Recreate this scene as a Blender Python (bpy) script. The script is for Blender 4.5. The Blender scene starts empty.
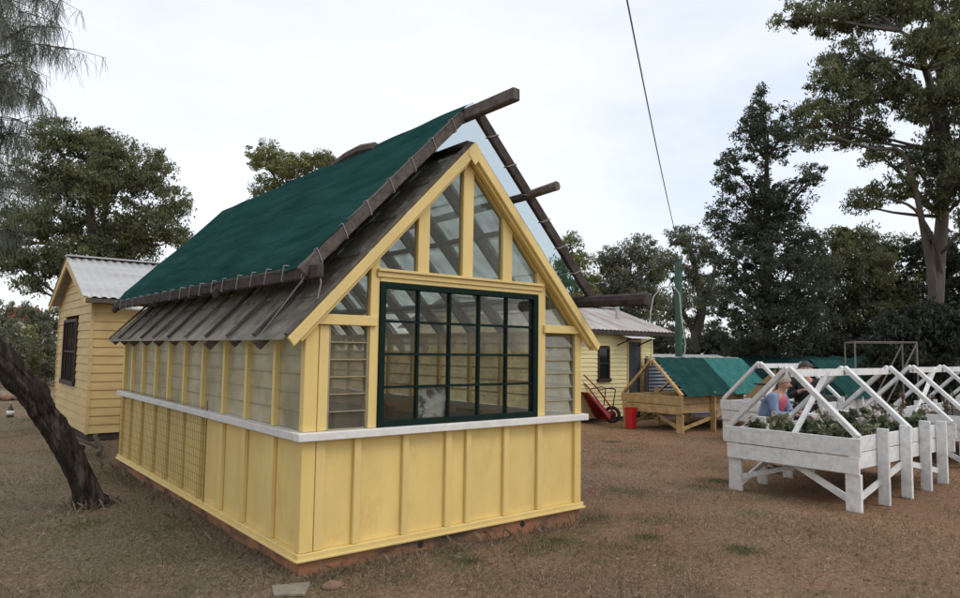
import bpy, math, random
import numpy as np
from mathutils import Vector, Matrix, Euler
R = math.radians
S = bpy.context.scene
COL = S.collection
rng = random.Random(7)
nr = np.random.default_rng(11)

# ------------------------------------------------------------------ camera
CX, CY, CZ = -2.3089, -4.9539, 1.70
YAW, PITCH, ROLL, FPX = 0.6824, 0.0749, 0.0138, 687.27
fw = Vector((math.sin(YAW)*math.cos(PITCH), math.cos(YAW)*math.cos(PITCH), math.sin(PITCH)))
r0 = Vector((math.cos(YAW), -math.sin(YAW), 0)); u0 = r0.cross(fw)
cr, sr = math.cos(ROLL), math.sin(ROLL)
rt = cr*r0 + sr*u0; up = -sr*r0 + cr*u0
CAMP = Vector((CX, CY, CZ))
cd = bpy.data.cameras.new("camera"); cam = bpy.data.objects.new("camera", cd); COL.objects.link(cam)
cam.matrix_world = Matrix(((rt.x, up.x, -fw.x, CX), (rt.y, up.y, -fw.y, CY), (rt.z, up.z, -fw.z, CZ), (0, 0, 0, 1)))
cd.sensor_width = 36; cd.lens = FPX/960*36; cd.clip_start = .05; cd.clip_end = 2000
S.camera = cam

def at(px, py, d):      # surveying helper: a direction seen in the photograph, walked d metres out
    return CAMP + d*(fw + rt*((px-480)/FPX) + up*((299-py)/FPX))
def ground_at(px, d):   # the ground point d metres out in that direction
    a = at(px, 352, d); return Vector((a.x, a.y, 0))

# ------------------------------------------------------------------ sky, sun, exposure
SUN_EL, SUN_AZ = R(52), R(160)           # azimuth clockwise from +Y
w = bpy.data.worlds.new("World"); S.world = w; w.use_nodes = True
nt = w.node_tree; nt.nodes.clear()
o_ = nt.nodes.new('ShaderNodeOutputWorld'); bg = nt.nodes.new('ShaderNodeBackground'); bg2 = nt.nodes.new('ShaderNodeBackground')
add = nt.nodes.new('ShaderNodeAddShader')
sky = nt.nodes.new('ShaderNodeTexSky'); sky.sky_type = 'NISHITA'; sky.sun_disc = False
sky.sun_elevation = SUN_EL; sky.sun_rotation = SUN_AZ; sky.air_density = 1.0; sky.dust_density = 2
bg.inputs['Strength'].default_value = 0.05
nt.links.new(sky.outputs[0], bg.inputs[0])
tc = nt.nodes.new('ShaderNodeTexCoord'); mp = nt.nodes.new('ShaderNodeMapping'); mp.inputs['Scale'].default_value = (1, 1, 2.6)
n1 = nt.nodes.new('ShaderNodeTexNoise'); n1.inputs['Scale'].default_value = 1.7; n1.inputs['Detail'].default_value = 5; n1.inputs['Roughness'].default_value = .55
rp = nt.nodes.new('ShaderNodeValToRGB')
rp.color_ramp.elements[0].position = .33; rp.color_ramp.elements[0].color = (.74, .79, .87, 1)
rp.color_ramp.elements[1].position = .62; rp.color_ramp.elements[1].color = (1, .995, .985, 1)
e = rp.color_ramp.elements.new(.47); e.color = (.90, .92, .955, 1)
nt.links.new(tc.outputs['Generated'], mp.inputs[0]); nt.links.new(mp.outputs[0], n1.inputs[0]); nt.links.new(n1.outputs[0], rp.inputs[0])
nt.links.new(rp.outputs[0], bg2.inputs[0]); bg2.inputs['Strength'].default_value = .83
nt.links.new(bg.outputs[0], add.inputs[0]); nt.links.new(bg2.outputs[0], add.inputs[1]); nt.links.new(add.outputs[0], o_.inputs[0])
sl = bpy.data.lights.new("sun", 'SUN'); sl.energy = 0.8; sl.angle = R(22); sl.color = (1, .96, .90)
so = bpy.data.objects.new("sun", sl); COL.objects.link(so)
sd = Vector((math.sin(SUN_AZ)*math.cos(SUN_EL), math.cos(SUN_AZ)*math.cos(SUN_EL), math.sin(SUN_EL)))
so.rotation_euler = sd.to_track_quat('Z', 'Y').to_euler(); so.location = (0, -10, 20)
S.view_settings.view_transform = 'Standard'; S.view_settings.look = 'None'
S.view_settings.exposure = 0.14; S.view_settings.gamma = 1; S.view_settings.use_curve_mapping = False
S.render.engine = 'CYCLES'
S.cycles.max_bounces = 10; S.cycles.transparent_max_bounces = 24; S.cycles.transmission_bounces = 6

# ------------------------------------------------------------------ materials
def mat(name, base, var=.18, scale=6, stretch=(1, 1, 1), rough=.65, dirt=None, dscale=1.5, dlo=.5, dhi=.75, bump=.15, metal=0, objvar=.08, damt=1.0):
    m = bpy.data.materials.new(name); m.use_nodes = True; n = m.node_tree; N = n.nodes; L = n.links
    b = N['Principled BSDF']; b.inputs['Roughness'].default_value = rough; b.inputs['Metallic'].default_value = metal
    t = N.new('ShaderNodeTexCoord'); mpn = N.new('ShaderNodeMapping'); mpn.inputs['Scale'].default_value = stretch
    L.new(t.outputs['Object'], mpn.inputs[0])
    no = N.new('ShaderNodeTexNoise'); no.inputs['Scale'].default_value = scale; no.inputs['Detail'].default_value = 6; no.inputs['Roughness'].default_value = .65
    L.new(mpn.outputs[0], no.inputs[0])
    r = N.new('ShaderNodeValToRGB'); r.color_ramp.elements[0].position = .3; r.color_ramp.elements[1].position = .7
    r.color_ramp.elements[0].color = tuple(c*(1-var) for c in base)+(1,); r.color_ramp.elements[1].color = tuple(min(1, c*(1+var)) for c in base)+(1,)
    L.new(no.outputs[0], r.inputs[0]); c = r.outputs[0]
    if dirt:
        nd = N.new('ShaderNodeTexNoise'); nd.inputs['Scale'].default_value = dscale; nd.inputs['Detail'].default_value = 7; nd.inputs['Roughness'].default_value = .7
        L.new(mpn.outputs[0], nd.inputs[0])
        rd = N.new('ShaderNodeValToRGB'); rd.color_ramp.elements[0].position = dlo; rd.color_ramp.elements[1].position = dhi
        rd.color_ramp.elements[1].color = (damt, damt, damt, 1)
        L.new(nd.outputs[0], rd.inputs[0])
        mx = N.new('ShaderNodeMix'); mx.data_type = 'RGBA'; mx.inputs['B'].default_value = tuple(dirt)+(1,)
        L.new(rd.outputs[0], mx.inputs['Factor']); L.new(c, mx.inputs['A']); c = mx.outputs['Result']
    if objvar:
        oi = N.new('ShaderNodeObjectInfo'); mr = N.new('ShaderNodeMapRange'); mr.inputs['To Min'].default_value = 1-objvar; mr.inputs['To Max'].default_value = 1+objvar
        L.new(oi.outputs['Random'], mr.inputs['Value'])
        hs = N.new('ShaderNodeHueSaturation'); L.new(mr.outputs[0], hs.inputs['Value']); L.new(c, hs.inputs['Color']); c = hs.outputs[0]
    L.new(c, b.inputs['Base Color'])
    if bump:
        bp = N.new('ShaderNodeBump'); bp.inputs['Strength'].default_value = bump; bp.inputs['Distance'].default_value = .02
        L.new(no.outputs[0], bp.inputs['Height']); L.new(bp.outputs[0], b.inputs['Normal'])
    return m

def glass(name, tint, dirt, damt, gloss=.12, lo=.35, hi=.7, scale=5, stretch=(1, 1, 1), tlm=.5, dv=.36):
    m = bpy.data.materials.new(name); m.use_nodes = True; n = m.node_tree; N = n.nodes; L = n.links; N.clear()
    out = N.new('ShaderNodeOutputMaterial'); tr = N.new('ShaderNodeBsdfTransparent'); tr.inputs[0].default_value = tuple(tint)+(1,)
    gl = N.new('ShaderNodeBsdfGlossy'); gl.inputs['Roughness'].default_value = .04
    df = N.new('ShaderNodeBsdfDiffuse'); df.inputs[0].default_value = tuple(dirt)+(1,)
    tl = N.new('ShaderNodeBsdfTranslucent'); tl.inputs[0].default_value = tuple(dirt)+(1,)
    t2 = N.new('ShaderNodeTexCoord'); n2 = N.new('ShaderNodeTexNoise'); n2.inputs['Scale'].default_value = scale*2.3; n2.inputs['Detail'].default_value = 7; n2.inputs['Roughness'].default_value = .7; L.new(t2.outputs['Object'], n2.inputs[0])
    oi = N.new('ShaderNodeObjectInfo'); ad = N.new('ShaderNodeMath'); ad.operation = 'MULTIPLY_ADD'; L.new(oi.outputs['Random'], ad.inputs[0]); ad.inputs[1].default_value = .22; L.new(n2.outputs[0], ad.inputs[2])
    cr_ = N.new('ShaderNodeValToRGB'); cr_.color_ramp.elements[0].position = .38; cr_.color_ramp.elements[1].position = .85
    cr_.color_ramp.elements[0].color = tuple(c*(1-dv) for c in dirt)+(1,); cr_.color_ramp.elements[1].color = tuple(min(1, c*(1+dv)) for c in dirt)+(1,)
    L.new(ad.outputs[0], cr_.inputs[0]); L.new(cr_.outputs[0], df.inputs[0]); L.new(cr_.outputs[0], tl.inputs[0])
    dm = N.new('ShaderNodeMixShader'); dm.inputs[0].default_value = tlm; L.new(df.outputs[0], dm.inputs[1]); L.new(tl.outputs[0], dm.inputs[2])
    t = N.new('ShaderNodeTexCoord'); mpn = N.new('ShaderNodeMapping'); mpn.inputs['Scale'].default_value = stretch; L.new(t.outputs['Object'], mpn.inputs[0])
    no = N.new('ShaderNodeTexNoise'); no.inputs['Scale'].default_value = scale; no.inputs['Detail'].default_value = 6; L.new(mpn.outputs[0], no.inputs[0])
    mr = N.new('ShaderNodeMapRange'); mr.inputs['From Min'].default_value = lo; mr.inputs['From Max'].default_value = hi
    mr.inputs['To Min'].default_value = damt*.6; mr.inputs['To Max'].default_value = min(1, damt*1.4); L.new(no.outputs[0], mr.inputs['Value'])
    m1 = N.new('ShaderNodeMixShader'); L.new(mr.outputs[0], m1.inputs[0]); L.new(tr.outputs[0], m1.inputs[1]); L.new(dm.outputs[0], m1.inputs[2])
    fr = N.new('ShaderNodeFresnel'); fr.inputs[0].default_value = 1.45
    ml = N.new('ShaderNodeMath'); ml.operation = 'MULTIPLY'; ml.inputs[1].default_value = gloss*8; ml.use_clamp = True; L.new(fr.outputs[0], ml.inputs[0])
    m2 = N.new('ShaderNodeMixShader'); L.new(ml.outputs[0], m2.inputs[0]); L.new(m1.outputs[0], m2.inputs[1]); L.new(gl.outputs[0], m2.inputs[2])
    L.new(m2.outputs[0], out.inputs[0]); return m

def cloth_mat(name, colr, open_):
    m = bpy.data.materials.new(name); m.use_nodes = True; n = m.node_tree; N = n.nodes; L = n.links; N.clear()
    out = N.new('ShaderNodeOutputMaterial'); tr = N.new('ShaderNodeBsdfTransparent'); tr.inputs[0].default_value = (.86, .95, 1, 1)
    df = N.new('ShaderNodeBsdfDiffuse'); tl = N.new('ShaderNodeBsdfTranslucent')
    t = N.new('ShaderNodeTexCoord'); mpn = N.new('ShaderNodeMapping'); mpn.inputs['Scale'].default_value = (2.2, .45, 2.2); L.new(t.outputs['Object'], mpn.inputs[0])
    no = N.new('ShaderNodeTexNoise'); no.inputs['Scale'].default_value = 2.5; no.inputs['Detail'].default_value = 8; no.inputs['Roughness'].default_value = .7; L.new(mpn.outputs[0], no.inputs[0])
    r = N.new('ShaderNodeValToRGB'); r.color_ramp.elements[0].position = .3; r.color_ramp.elements[1].position = .72
    r.color_ramp.elements[0].color = tuple(c*.74 for c in colr)+(1,); r.color_ramp.elements[1].color = tuple(c*1.3+.012 for c in colr)+(1,)
    L.new(no.outputs[0], r.inputs[0]); L.new(r.outputs[0], df.inputs[0]); L.new(r.outputs[0], tl.inputs[0])
    dm = N.new('ShaderNodeMixShader'); dm.inputs[0].default_value = .12; L.new(df.outputs[0], dm.inputs[1]); L.new(tl.outputs[0], dm.inputs[2])
    m1 = N.new('ShaderNodeMixShader'); m1.inputs[0].default_value = open_; L.new(dm.outputs[0], m1.inputs[1]); L.new(tr.outputs[0], m1.inputs[2])
    L.new(m1.outputs[0], out.inputs[0]); return m

def tint_mat(name, base, rough=.6, transl=.35, spec=.3):     # base colour times the mesh's own per-clump tint
    m = bpy.data.materials.new(name); m.use_nodes = True; n = m.node_tree; N = n.nodes; L = n.links
    b = N['Principled BSDF']; b.inputs['Roughness'].default_value = rough; b.inputs['Specular IOR Level'].default_value = spec
    a = N.new('ShaderNodeAttribute'); a.attribute_name = 'tint'
    mx = N.new('ShaderNodeMix'); mx.data_type = 'RGBA'; mx.blend_type = 'MULTIPLY'; mx.inputs['Factor'].default_value = 1
    mx.inputs['A'].default_value = tuple(base)+(1,); L.new(a.outputs['Color'], mx.inputs['B'])
    L.new(mx.outputs['Result'], b.inputs['Base Color'])
    if transl:
        tl = N.new('ShaderNodeBsdfTranslucent'); L.new(mx.outputs['Result'], tl.inputs[0])
        ms = N.new('ShaderNodeMixShader'); ms.inputs[0].default_value = transl
        L.new(b.outputs[0], ms.inputs[1]); L.new(tl.outputs[0], ms.inputs[2]); L.new(ms.outputs[0], N['Material Output'].inputs[0])
    return m

M = {}
M['yellow'] = mat('yellow_paint', (.69, .50, .175), .08, 5, (1, 1, .35), .55, (.44, .27, .08), 2.2, .58, .86, .1, objvar=.05, damt=.55)
M['yellow_trim'] = mat('yellow_trim_paint', (.70, .525, .20), .07, 6, (1, 1, .3), .5, (.46, .31, .12), 2.5, .62, .88, .1, objvar=.05, damt=.5)
M['yellow_panel'] = mat('yellow_panel_paint', (.69, .505, .18), .10, 2.2, (1, 1, .45), .6, (.42, .24, .06), 3.4, .54, .78, .06, objvar=.05, damt=.5)
M['sill'] = mat('pale_sill_paint', (.66, .64, .60), .12, 9, (1, 1, 1), .6, (.40, .36, .30), 5, .55, .8, .2, damt=.6)
M['dkgreen'] = mat('dark_green_paint', (.006, .017, .013), .25, 8, rough=.75, bump=.05)
M['base'] = mat('red_brick_base', (.33, .15, .075), .3, 7, (1, 1, 3), .9, (.075, .055, .042), 1.1, .46, .62, .4, objvar=0)
M['greywood'] = mat('weathered_grey_timber', (.115, .095, .082), .4, 14, (1, 1, 1), .85, (.21, .18, .16), 5, .5, .8, .5, damt=.6)
M['darkwood'] = mat('dark_weathered_timber', (.062, .050, .045), .4, 14, (1, 1, 1), .9, (.14, .12, .11), 4, .5, .8, .5, damt=.6)
M['roofglass'] = glass('grimy_roof_glass', (.82, .84, .80), (.42, .39, .34), .62, .012, scale=3.2, stretch=(2, 2, .7))
M['roofglass_clear'] = glass('lightly_grimed_roof_glass', (.88, .9, .88), (.40, .38, .33), .34, .015, scale=3.2, stretch=(2, 2, .7), tlm=.7)
M['wallglass'] = glass('milky_wall_glass', (.86, .86, .78), (.74, .675, .50), .62, .015, scale=1.6, tlm=.38, dv=.14)
M['louvreglass'] = glass('louvre_glass', (.88, .88, .82), (.50, .45, .33), .17, .04, scale=4)
M['sideglass'] = glass('dusty_side_glass', (.86, .86, .78), (.58, .52, .375), .45, .02, scale=4, tlm=.72)
M['frontglass'] = glass('window_glass', (.90, .91, .88), (.4, .38, .33), .06, .045, scale=3)
M['cloth'] = cloth_mat('green_shade_cloth', (.014, .055, .050), 0)
M['cloth_thin'] = cloth_mat('thin_green_shade_cloth', (.02, .22, .20), .62)
M['cloth_pale'] = cloth_mat('faded_green_shade_cloth', (.045, .17, .155), .08)
M['white_string'] = mat('pale_twine', (.30, .285, .26), .1, 20, bump=0)
M['wire'] = mat('rusty_wire', (.10, .075, .05), .3, 20, rough=.6, bump=0)
M['white'] = mat('worn_white_paint', (.70, .70, .685), .14, 12, (1, 1, 1), .6, (.33, .30, .26), 9, .48, .76, .35, objvar=.09, damt=.55)
M['pine'] = mat('yellow_pine_timber', (.45, .30, .13), .3, 7, (1, 1, 1), .7, (.20, .14, .08), 4, .48, .75, .25)
M['soil'] = mat('dark_soil', (.05, .035, .025), .4, 25, rough=.95, bump=.6)
M['weather_yellow'] = mat('cream_weatherboard_paint', (.56, .40, .17), .12, 3, (.6, .6, 3), .65, (.40, .24, .09), 1.6, .5, .82, .1, objvar=.04, damt=.6)
M['pale_yellow'] = mat('pale_yellow_weatherboard_paint', (.72, .62, .32), .10, 3, (.6, .6, 3), .65, (.5, .40, .2), 1.6, .55, .85, .1, objvar=.03, damt=.5)
M['iron'] = mat('weathered_corrugated_iron', (.46, .455, .44), .14, 2.2, (.35, 2.5, 2.5), .5, (.30, .24, .19), 1.4, .52, .82, .08, .3, objvar=0, damt=.7)
M['iron_rust'] = mat('rusty_corrugated_iron', (.42, .40, .38), .16, 2, (2.5, .5, .5), .55, (.24, .12, .07), 1.7, .46, .68, .08, .25, objvar=0, damt=.9)
M['iron_grey'] = mat('grey_corrugated_iron', (.14, .155, .18), .15, 3, rough=.5, bump=.05, metal=.3)
M['darkgrey'] = mat('dark_grey_paint', (.055, .06, .068), .2, 5, rough=.5, bump=.05)
M['brownpaint'] = mat('brown_window_paint', (.045, .028, .022), .25, 8, rough=.55, bump=.1)
M['darkglass'] = mat('dark_window_pane', (.012, .014, .015), .2, 3, rough=.08, bump=0)
M['red'] = mat('red_paint', (.23, .016, .022), .25, 6, rough=.5, dirt=(.10, .03, .02), dscale=4, bump=.05, damt=.6)
M['redplastic'] = mat('red_plastic', (.50, .012, .018), .08, 4, rough=.4, bump=0)
M['rubber'] = mat('black_rubber', (.02, .02, .02), .2, 9, rough=.8, bump=.1)
M['steel'] = mat('dull_steel', (.13, .12, .11), .2, 9, rough=.45, metal=.6, bump=.05)
M['greenpole'] = mat('green_pole_paint', (.025, .085, .06), .2, 4, rough=.5, dirt=(.02, .05, .035), bump=.1)
M['palepipe'] = mat('pale_grey_pipe', (.38, .37, .33), .1, 8, rough=.5, bump=0)
M['bladeedge'] = mat('dull_louvre_edge', (.30, .25, .15), .2, 8, rough=.5, bump=0)
M['whiteplastic'] = mat('white_plastic', (.72, .72, .70), .06, 6, rough=.4, bump=0)
M['bark_dark'] = mat('dark_rough_bark', (.030, .024, .020), .6, 30, (1, 1, .22), .95, (.17, .145, .125), 13, .5, .72, 1.0, objvar=0, damt=.6)
M['bark'] = mat('brown_bark', (.085, .065, .05), .4, 6, (1, 1, .4), .95, (.15, .13, .11), 2, .5, .8, .6, objvar=.1)
M['bark_pale'] = mat('pale_gum_bark', (.115, .10, .088), .4, 3, (1, 1, .4), .85, (.07, .058, .05), 1.5, .5, .75, .4, objvar=.08)
M['stone'] = mat('grey_stone', (.22, .185, .14), .25, 9, rough=.9, bump=.4)
M['stone_red'] = mat('reddish_stone', (.22, .13, .085), .25, 9, rough=.9, bump=.4)
M['hessian'] = mat('brown_hessian', (.33, .215, .105), .15, 30, rough=.9, bump=.2)
M['skin'] = mat('skin', (.50, .27, .19), .08, 12, rough=.55, bump=0, objvar=0)
M['denim'] = mat('blue_denim', (.17, .24, .38), .25, 14, rough=.85, bump=.2, objvar=0)
M['pink'] = mat('pink_cotton', (.50, .09, .14), .12, 10, rough=.8, bump=.1, objvar=0)
M['blackcloth'] = mat('black_cotton', (.016, .016, .020), .2, 10, rough=.85, bump=.1, objvar=0)
M['greyhair'] = mat('grey_hair', (.30, .25, .20), .3, 40, (1, 1, .3), .6, bump=.3, objvar=0)
M['darkhair'] = mat('dark_hair', (.018, .014, .012), .3, 40, (1, 1, .3), .5, bump=.3, objvar=0)
M['greytrouser'] = mat('grey_trousers', (.10, .10, .11), .2, 10, rough=.85, bump=.1, objvar=0)
M['plastic_sheet'] = mat('crumpled_plastic', (.52, .52, .50), .1, 5, rough=.35, dirt=(.06, .06, .06), dscale=5, dlo=.49, dhi=.58, bump=.5)
M['redroof'] = mat('red_tiles', (.42, .075, .045), .15, 3, rough=.8, bump=0)
M['cream'] = mat('cream_render', (.5, .45, .36), .1, 3, rough=.8, bump=0)
M['browncol'] = mat('brown_glass', (.06, .035, .02), .2, 3, rough=.15, bump=0)
M['terracotta'] = mat('terracotta', (.33, .13, .07), .15, 8, rough=.85, bump=.1)

# ------------------------------------------------------------------ object helpers
for k_, v_ in (('dkgreen', .12), ('greywood', .12), ('darkwood', .12), ('bark_dark', .08), ('bark', .1), ('bark_pale', .15), ('darkgrey', .2), ('brownpaint', .2)):
    M[k_].node_tree.nodes['Principled BSDF'].inputs['Specular IOR Level'].default_value = v_
ROOT = {}
def tag(o, label=None, cat=None, group=None, kind=None):
    if label: o['label'] = label
    if cat: o['category'] = cat
    if group: o['group'] = group
    if kind: o['kind'] = kind
    return o
def thing(name, label, cat, loc=(0, 0, 0), group=None, rz=0):
    o = bpy.data.objects.new(name, None); COL.objects.link(o); o.location = loc; o.rotation_euler = (0, 0, rz); o.empty_display_size = .2
    ROOT[o.name] = Vector((0, 0, 0)); return tag(o, label, cat, group)
def copy_tree(o, parent=None):
    c = o.copy(); COL.objects.link(c)
    if parent: c.parent = parent
    for ch in list(o.children): copy_tree(ch, c)
    return c
def smooth_path(pts, rad, k=4):
    pts = [Vector(p) for p in pts]; P, Q = [], []
    for i in range(len(pts)-1):
        a, b, c, d = pts[max(i-1, 0)], pts[i], pts[i+1], pts[min(i+2, len(pts)-1)]
        for j in range(k):
            t = j/k; P.append(.5*((2*b)+(c-a)*t+(2*a-5*b+4*c-d)*t*t+(3*b-a-3*c+d)*t**3)); Q.append(rad[i]+(rad[i+1]-rad[i])*t)
    return P+[pts[-1]], Q+[rad[-1]]
class MB:
    def __init__(s): s.v = []; s.f = []
    def add(s, v, f):
        n = len(s.v); s.v += [tuple(x) for x in v]; s.f += [tuple(i+n for i in q) for q in f]; return s
    def box(s, x0, x1, y0, y1, z0, z1):
        v = [(x, y, z) for z in (z0, z1) for y in (y0, y1) for x in (x0, x1)]
        return s.add(v, [(0, 2, 3, 1), (4, 5, 7, 6), (0, 1, 5, 4), (2, 6, 7, 3), (0, 4, 6, 2), (1, 3, 7, 5)])
    def bar(s, p, q, wd, th, side=(0, 0, 1)):   # plank from p to q: width wd along 'side', thickness th across
        p, q, side = Vector(p), Vector(q), Vector(side); d = (q-p).normalized()
        a = (side-d*side.dot(d)).normalized(); b = d.cross(a); a = a*wd/2; b = b*th/2
        v = [c+i*a+j*b for c in (p, q) for i, j in ((-1, -1), (1, -1), (1, 1), (-1, 1))]
        return s.add(v, [(0, 1, 2, 3), (7, 6, 5, 4), (0, 4, 5, 1), (1, 5, 6, 2), (2, 6, 7, 3), (3, 7, 4, 0)])
    def tube(s, pts, rad, n=8, cap=True, jit=0):
        pts = [Vector(p) for p in pts]; k = len(pts); rad = rad if isinstance(rad, (list, tuple)) else [rad]*k
        v = []; ref = None
        for i, p in enumerate(pts):
            d = (pts[min(i+1, k-1)]-pts[max(i-1, 0)]).normalized()
            if ref is None: ref = Vector((1, 0, 0)) if abs(d.x) < .8 else Vector((0, 1, 0))
            a = (ref-d*ref.dot(d)).normalized(); ref = a; b = d.cross(a)
            for j in range(n):
                t = 2*math.pi*j/n; rr = rad[i]*(1+(rng.uniform(-jit, jit) if jit else 0))
                v.append(p+a*math.cos(t)*rr+b*math.sin(t)*rr)
        f = [(i*n+j, i*n+(j+1) % n, (i+1)*n+(j+1) % n, (i+1)*n+j) for i in range(k-1) for j in range(n)]
        if cap: f += [tuple(range(n-1, -1, -1)), tuple(range((k-1)*n, k*n))]
        return s.add(v, f)
    def prism(s, pts, dv):                       # polygon extruded along dv
        n = len(pts); dv = Vector(dv); v = [Vector(p) for p in pts]+[Vector(p)+dv for p in pts]
        return s.add(v, [tuple(range(n)), tuple(range(2*n-1, n-1, -1))]+[(i, n+i, n+(i+1) % n, (i+1) % n) for i in range(n)])
    def lathe(s, prof, c, n=14):
        v = [(c[0]+r*math.cos(2*math.pi*j/n), c[1]+r*math.sin(2*math.pi*j/n), c[2]+z) for r, z in prof for j in range(n)]; k = len(prof)
        f = [(i*n+j, i*n+(j+1) % n, (i+1)*n+(j+1) % n, (i+1)*n+j) for i in range(k-1) for j in range(n)]
        f += [tuple(range(n-1, -1, -1)), tuple(range((k-1)*n, k*n))]
        return s.add(v, f)
    def rock(s, c, r, seed=0):
        q = random.Random(seed); n, m = 8, 5; v = [(c[0], c[1], c[2]-r[2])]
        for i in range(1, m):
            ph = math.pi*i/m-math.pi/2
            for j in range(n):
                t = 2*math.pi*j/n; k = q.uniform(.8, 1.15)
                v.append((c[0]+r[0]*k*math.cos(ph)*math.cos(t), c[1]+r[1]*k*math.cos(ph)*math.sin(t), c[2]+r[2]*k*math.sin(ph)))
        v.append((c[0], c[1], c[2]+r[2])); f = [(0, 1+(j+1) % n, 1+j) for j in range(n)]
        for i in range(m-2): f += [(1+i*n+j, 1+i*n+(j+1) % n, 1+(i+1)*n+(j+1) % n, 1+(i+1)*n+j) for j in range(n)]
        t = len(v)-1; b = 1+(m-2)*n; f += [(b+j, b+(j+1) % n, t) for j in range(n)]
        return s.add(v, f)
    def build(s, name, m, parent=None, smooth=False, bevel=0):
        me = bpy.data.meshes.new(name); me.from_pydata([tuple(x) for x in s.v], [], s.f); me.update()
        if smooth: me.polygons.foreach_set('use_smooth', [True]*len(me.polygons))
        o = bpy.data.objects.new(name, me); COL.objects.link(o)
        if m: me.materials.append(m if not isinstance(m, str) else M[m])
        if parent: o.parent = parent
        if bevel:
            b = o.modifiers.new('bevel', 'BEVEL'); b.width = bevel; b.segments = 1; b.limit_method = 'ANGLE'
        return o
def np_mesh(name, v, f, m, tint=None, parent=None, smooth=False):
    v = np.asarray(v, np.float32).reshape(-1, 3); f = np.asarray(f, np.int32); k = f.shape[1]
    me = bpy.data.meshes.new(name); me.vertices.add(len(v)); me.vertices.foreach_set('co', v.ravel())
    me.loops.add(f.size); me.loops.foreach_set('vertex_index', f.ravel())
    me.polygons.add(len(f)); me.polygons.foreach_set('loop_start', np.arange(0, f.size, k, dtype=np.int32))
    me.polygons.foreach_set('loop_total', np.full(len(f), k, np.int32))
    if smooth: me.polygons.foreach_set('use_smooth', np.ones(len(f), bool))
    me.update(calc_edges=True)
    if tint is not None:
        a = me.attributes.new('tint', 'FLOAT_COLOR', 'POINT')
        a.data.foreach_set('color', np.concatenate([tint, np.ones((len(v), 1))], 1).astype(np.float32).ravel())
    o = bpy.data.objects.new(name, me); COL.objects.link(o); me.materials.append(m if not isinstance(m, str) else M[m])
    if parent: o.parent = parent
    return o
def corrugated(name, m, parent, p0, du, dv, pitch=.076, amp=.009, nu=None, nv=6, sag=0, thick=.003):
    # sheet from p0: ridges run along dv, waves along du
    p0, du, dv = Vector(p0), Vector(du), Vector(dv); L = du.length; n = max(8, int(L/pitch*6)); nrm = du.cross(dv).normalized()
    if nrm.z < -.01: nrm = -nrm
    u = np.linspace(0, 1, n+1); vv = np.linspace(0, 1, nv+1); U, V = np.meshgrid(u, vv)
    h = amp*np.sin(U*L/pitch*2*math.pi)
    top = [np.array(p0)[None, None]+U[..., None]*np.array(du)+V[..., None]*np.array(dv)+h[..., None]*np.array(nrm)]
    a = top[0].reshape(-1, 3); b = a-np.array(nrm)*thick; W = n+1
    q = np.array([(i*W+j, i*W+j+1, (i+1)*W+j+1, (i+1)*W+j) for i in range(nv) for j in range(n)])
    o = len(a); edge = []
    for j in range(n): edge += [(j+1, j, j+o, j+1+o), (nv*W+j, nv*W+j+1, nv*W+j+1+o, nv*W+j+o)]
    for i in range(nv): edge += [(i*W, (i+1)*W, (i+1)*W+o, i*W+o), ((i+1)*W+n, i*W+n, i*W+n+o, (i+1)*W+n+o)]
    return np_mesh(name, np.concatenate([a, b]), np.concatenate([q, q[:, ::-1]+o, np.array(edge)]), m, parent=parent, smooth=True)
def boards(mb, a0, a1, z0, z1, plane, axis, out, openings=(), step=.15, lim=None):
    # lapped weatherboards along 'axis' (0 = x, 1 = y) on wall plane; out = direction (+1/-1) of the outside on the other axis
    z = z0
    while z < z1-.01:
        zt = min(z+step, z1); lo, hi = a0, a1; lo2, hi2 = a0, a1
        if lim: lo, hi = lim(z); lo2, hi2 = lim(zt)
        iv = [(lo, hi, lo2, hi2)]
        for (b0, b1, c0, c1) in openings:
            if zt > c0+.02 and z < c1-.02:
                nv_ = []
                for (p, q, p2, q2) in iv:
                    if b0 > p and b0 < q: nv_.append((p, b0, p2, b0))
                    if b1 < q and b1 > p: nv_.append((b1, q, b1, q2))
                    if b1 <= p or b0 >= q: nv_.append((p, q, p2, q2))
                iv = nv_
        for (p, q, p2, q2) in iv:
            if q-p < .01: continue
            jb = rng.uniform(-.002, .002)
            pr = [(p, .024+jb, z), (q, .024+jb, z), (q2, .006, zt+.012), (p2, .006, zt+.012), (p, -.01, z), (q, -.01, z), (q2, -.01, zt+.012), (p2, -.01, zt+.012)]
            v = [((t, plane+out*d, h) if axis == 0 else (plane+out*d, t, h)) for t, d, h in pr]
            mb.add(v, [(0, 1, 2, 3), (5, 4, 7, 6), (0, 4, 5, 1), (3, 2, 6, 7), (0, 3, 7, 4), (1, 5, 6, 2)])
        z = zt
    return mb

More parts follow.
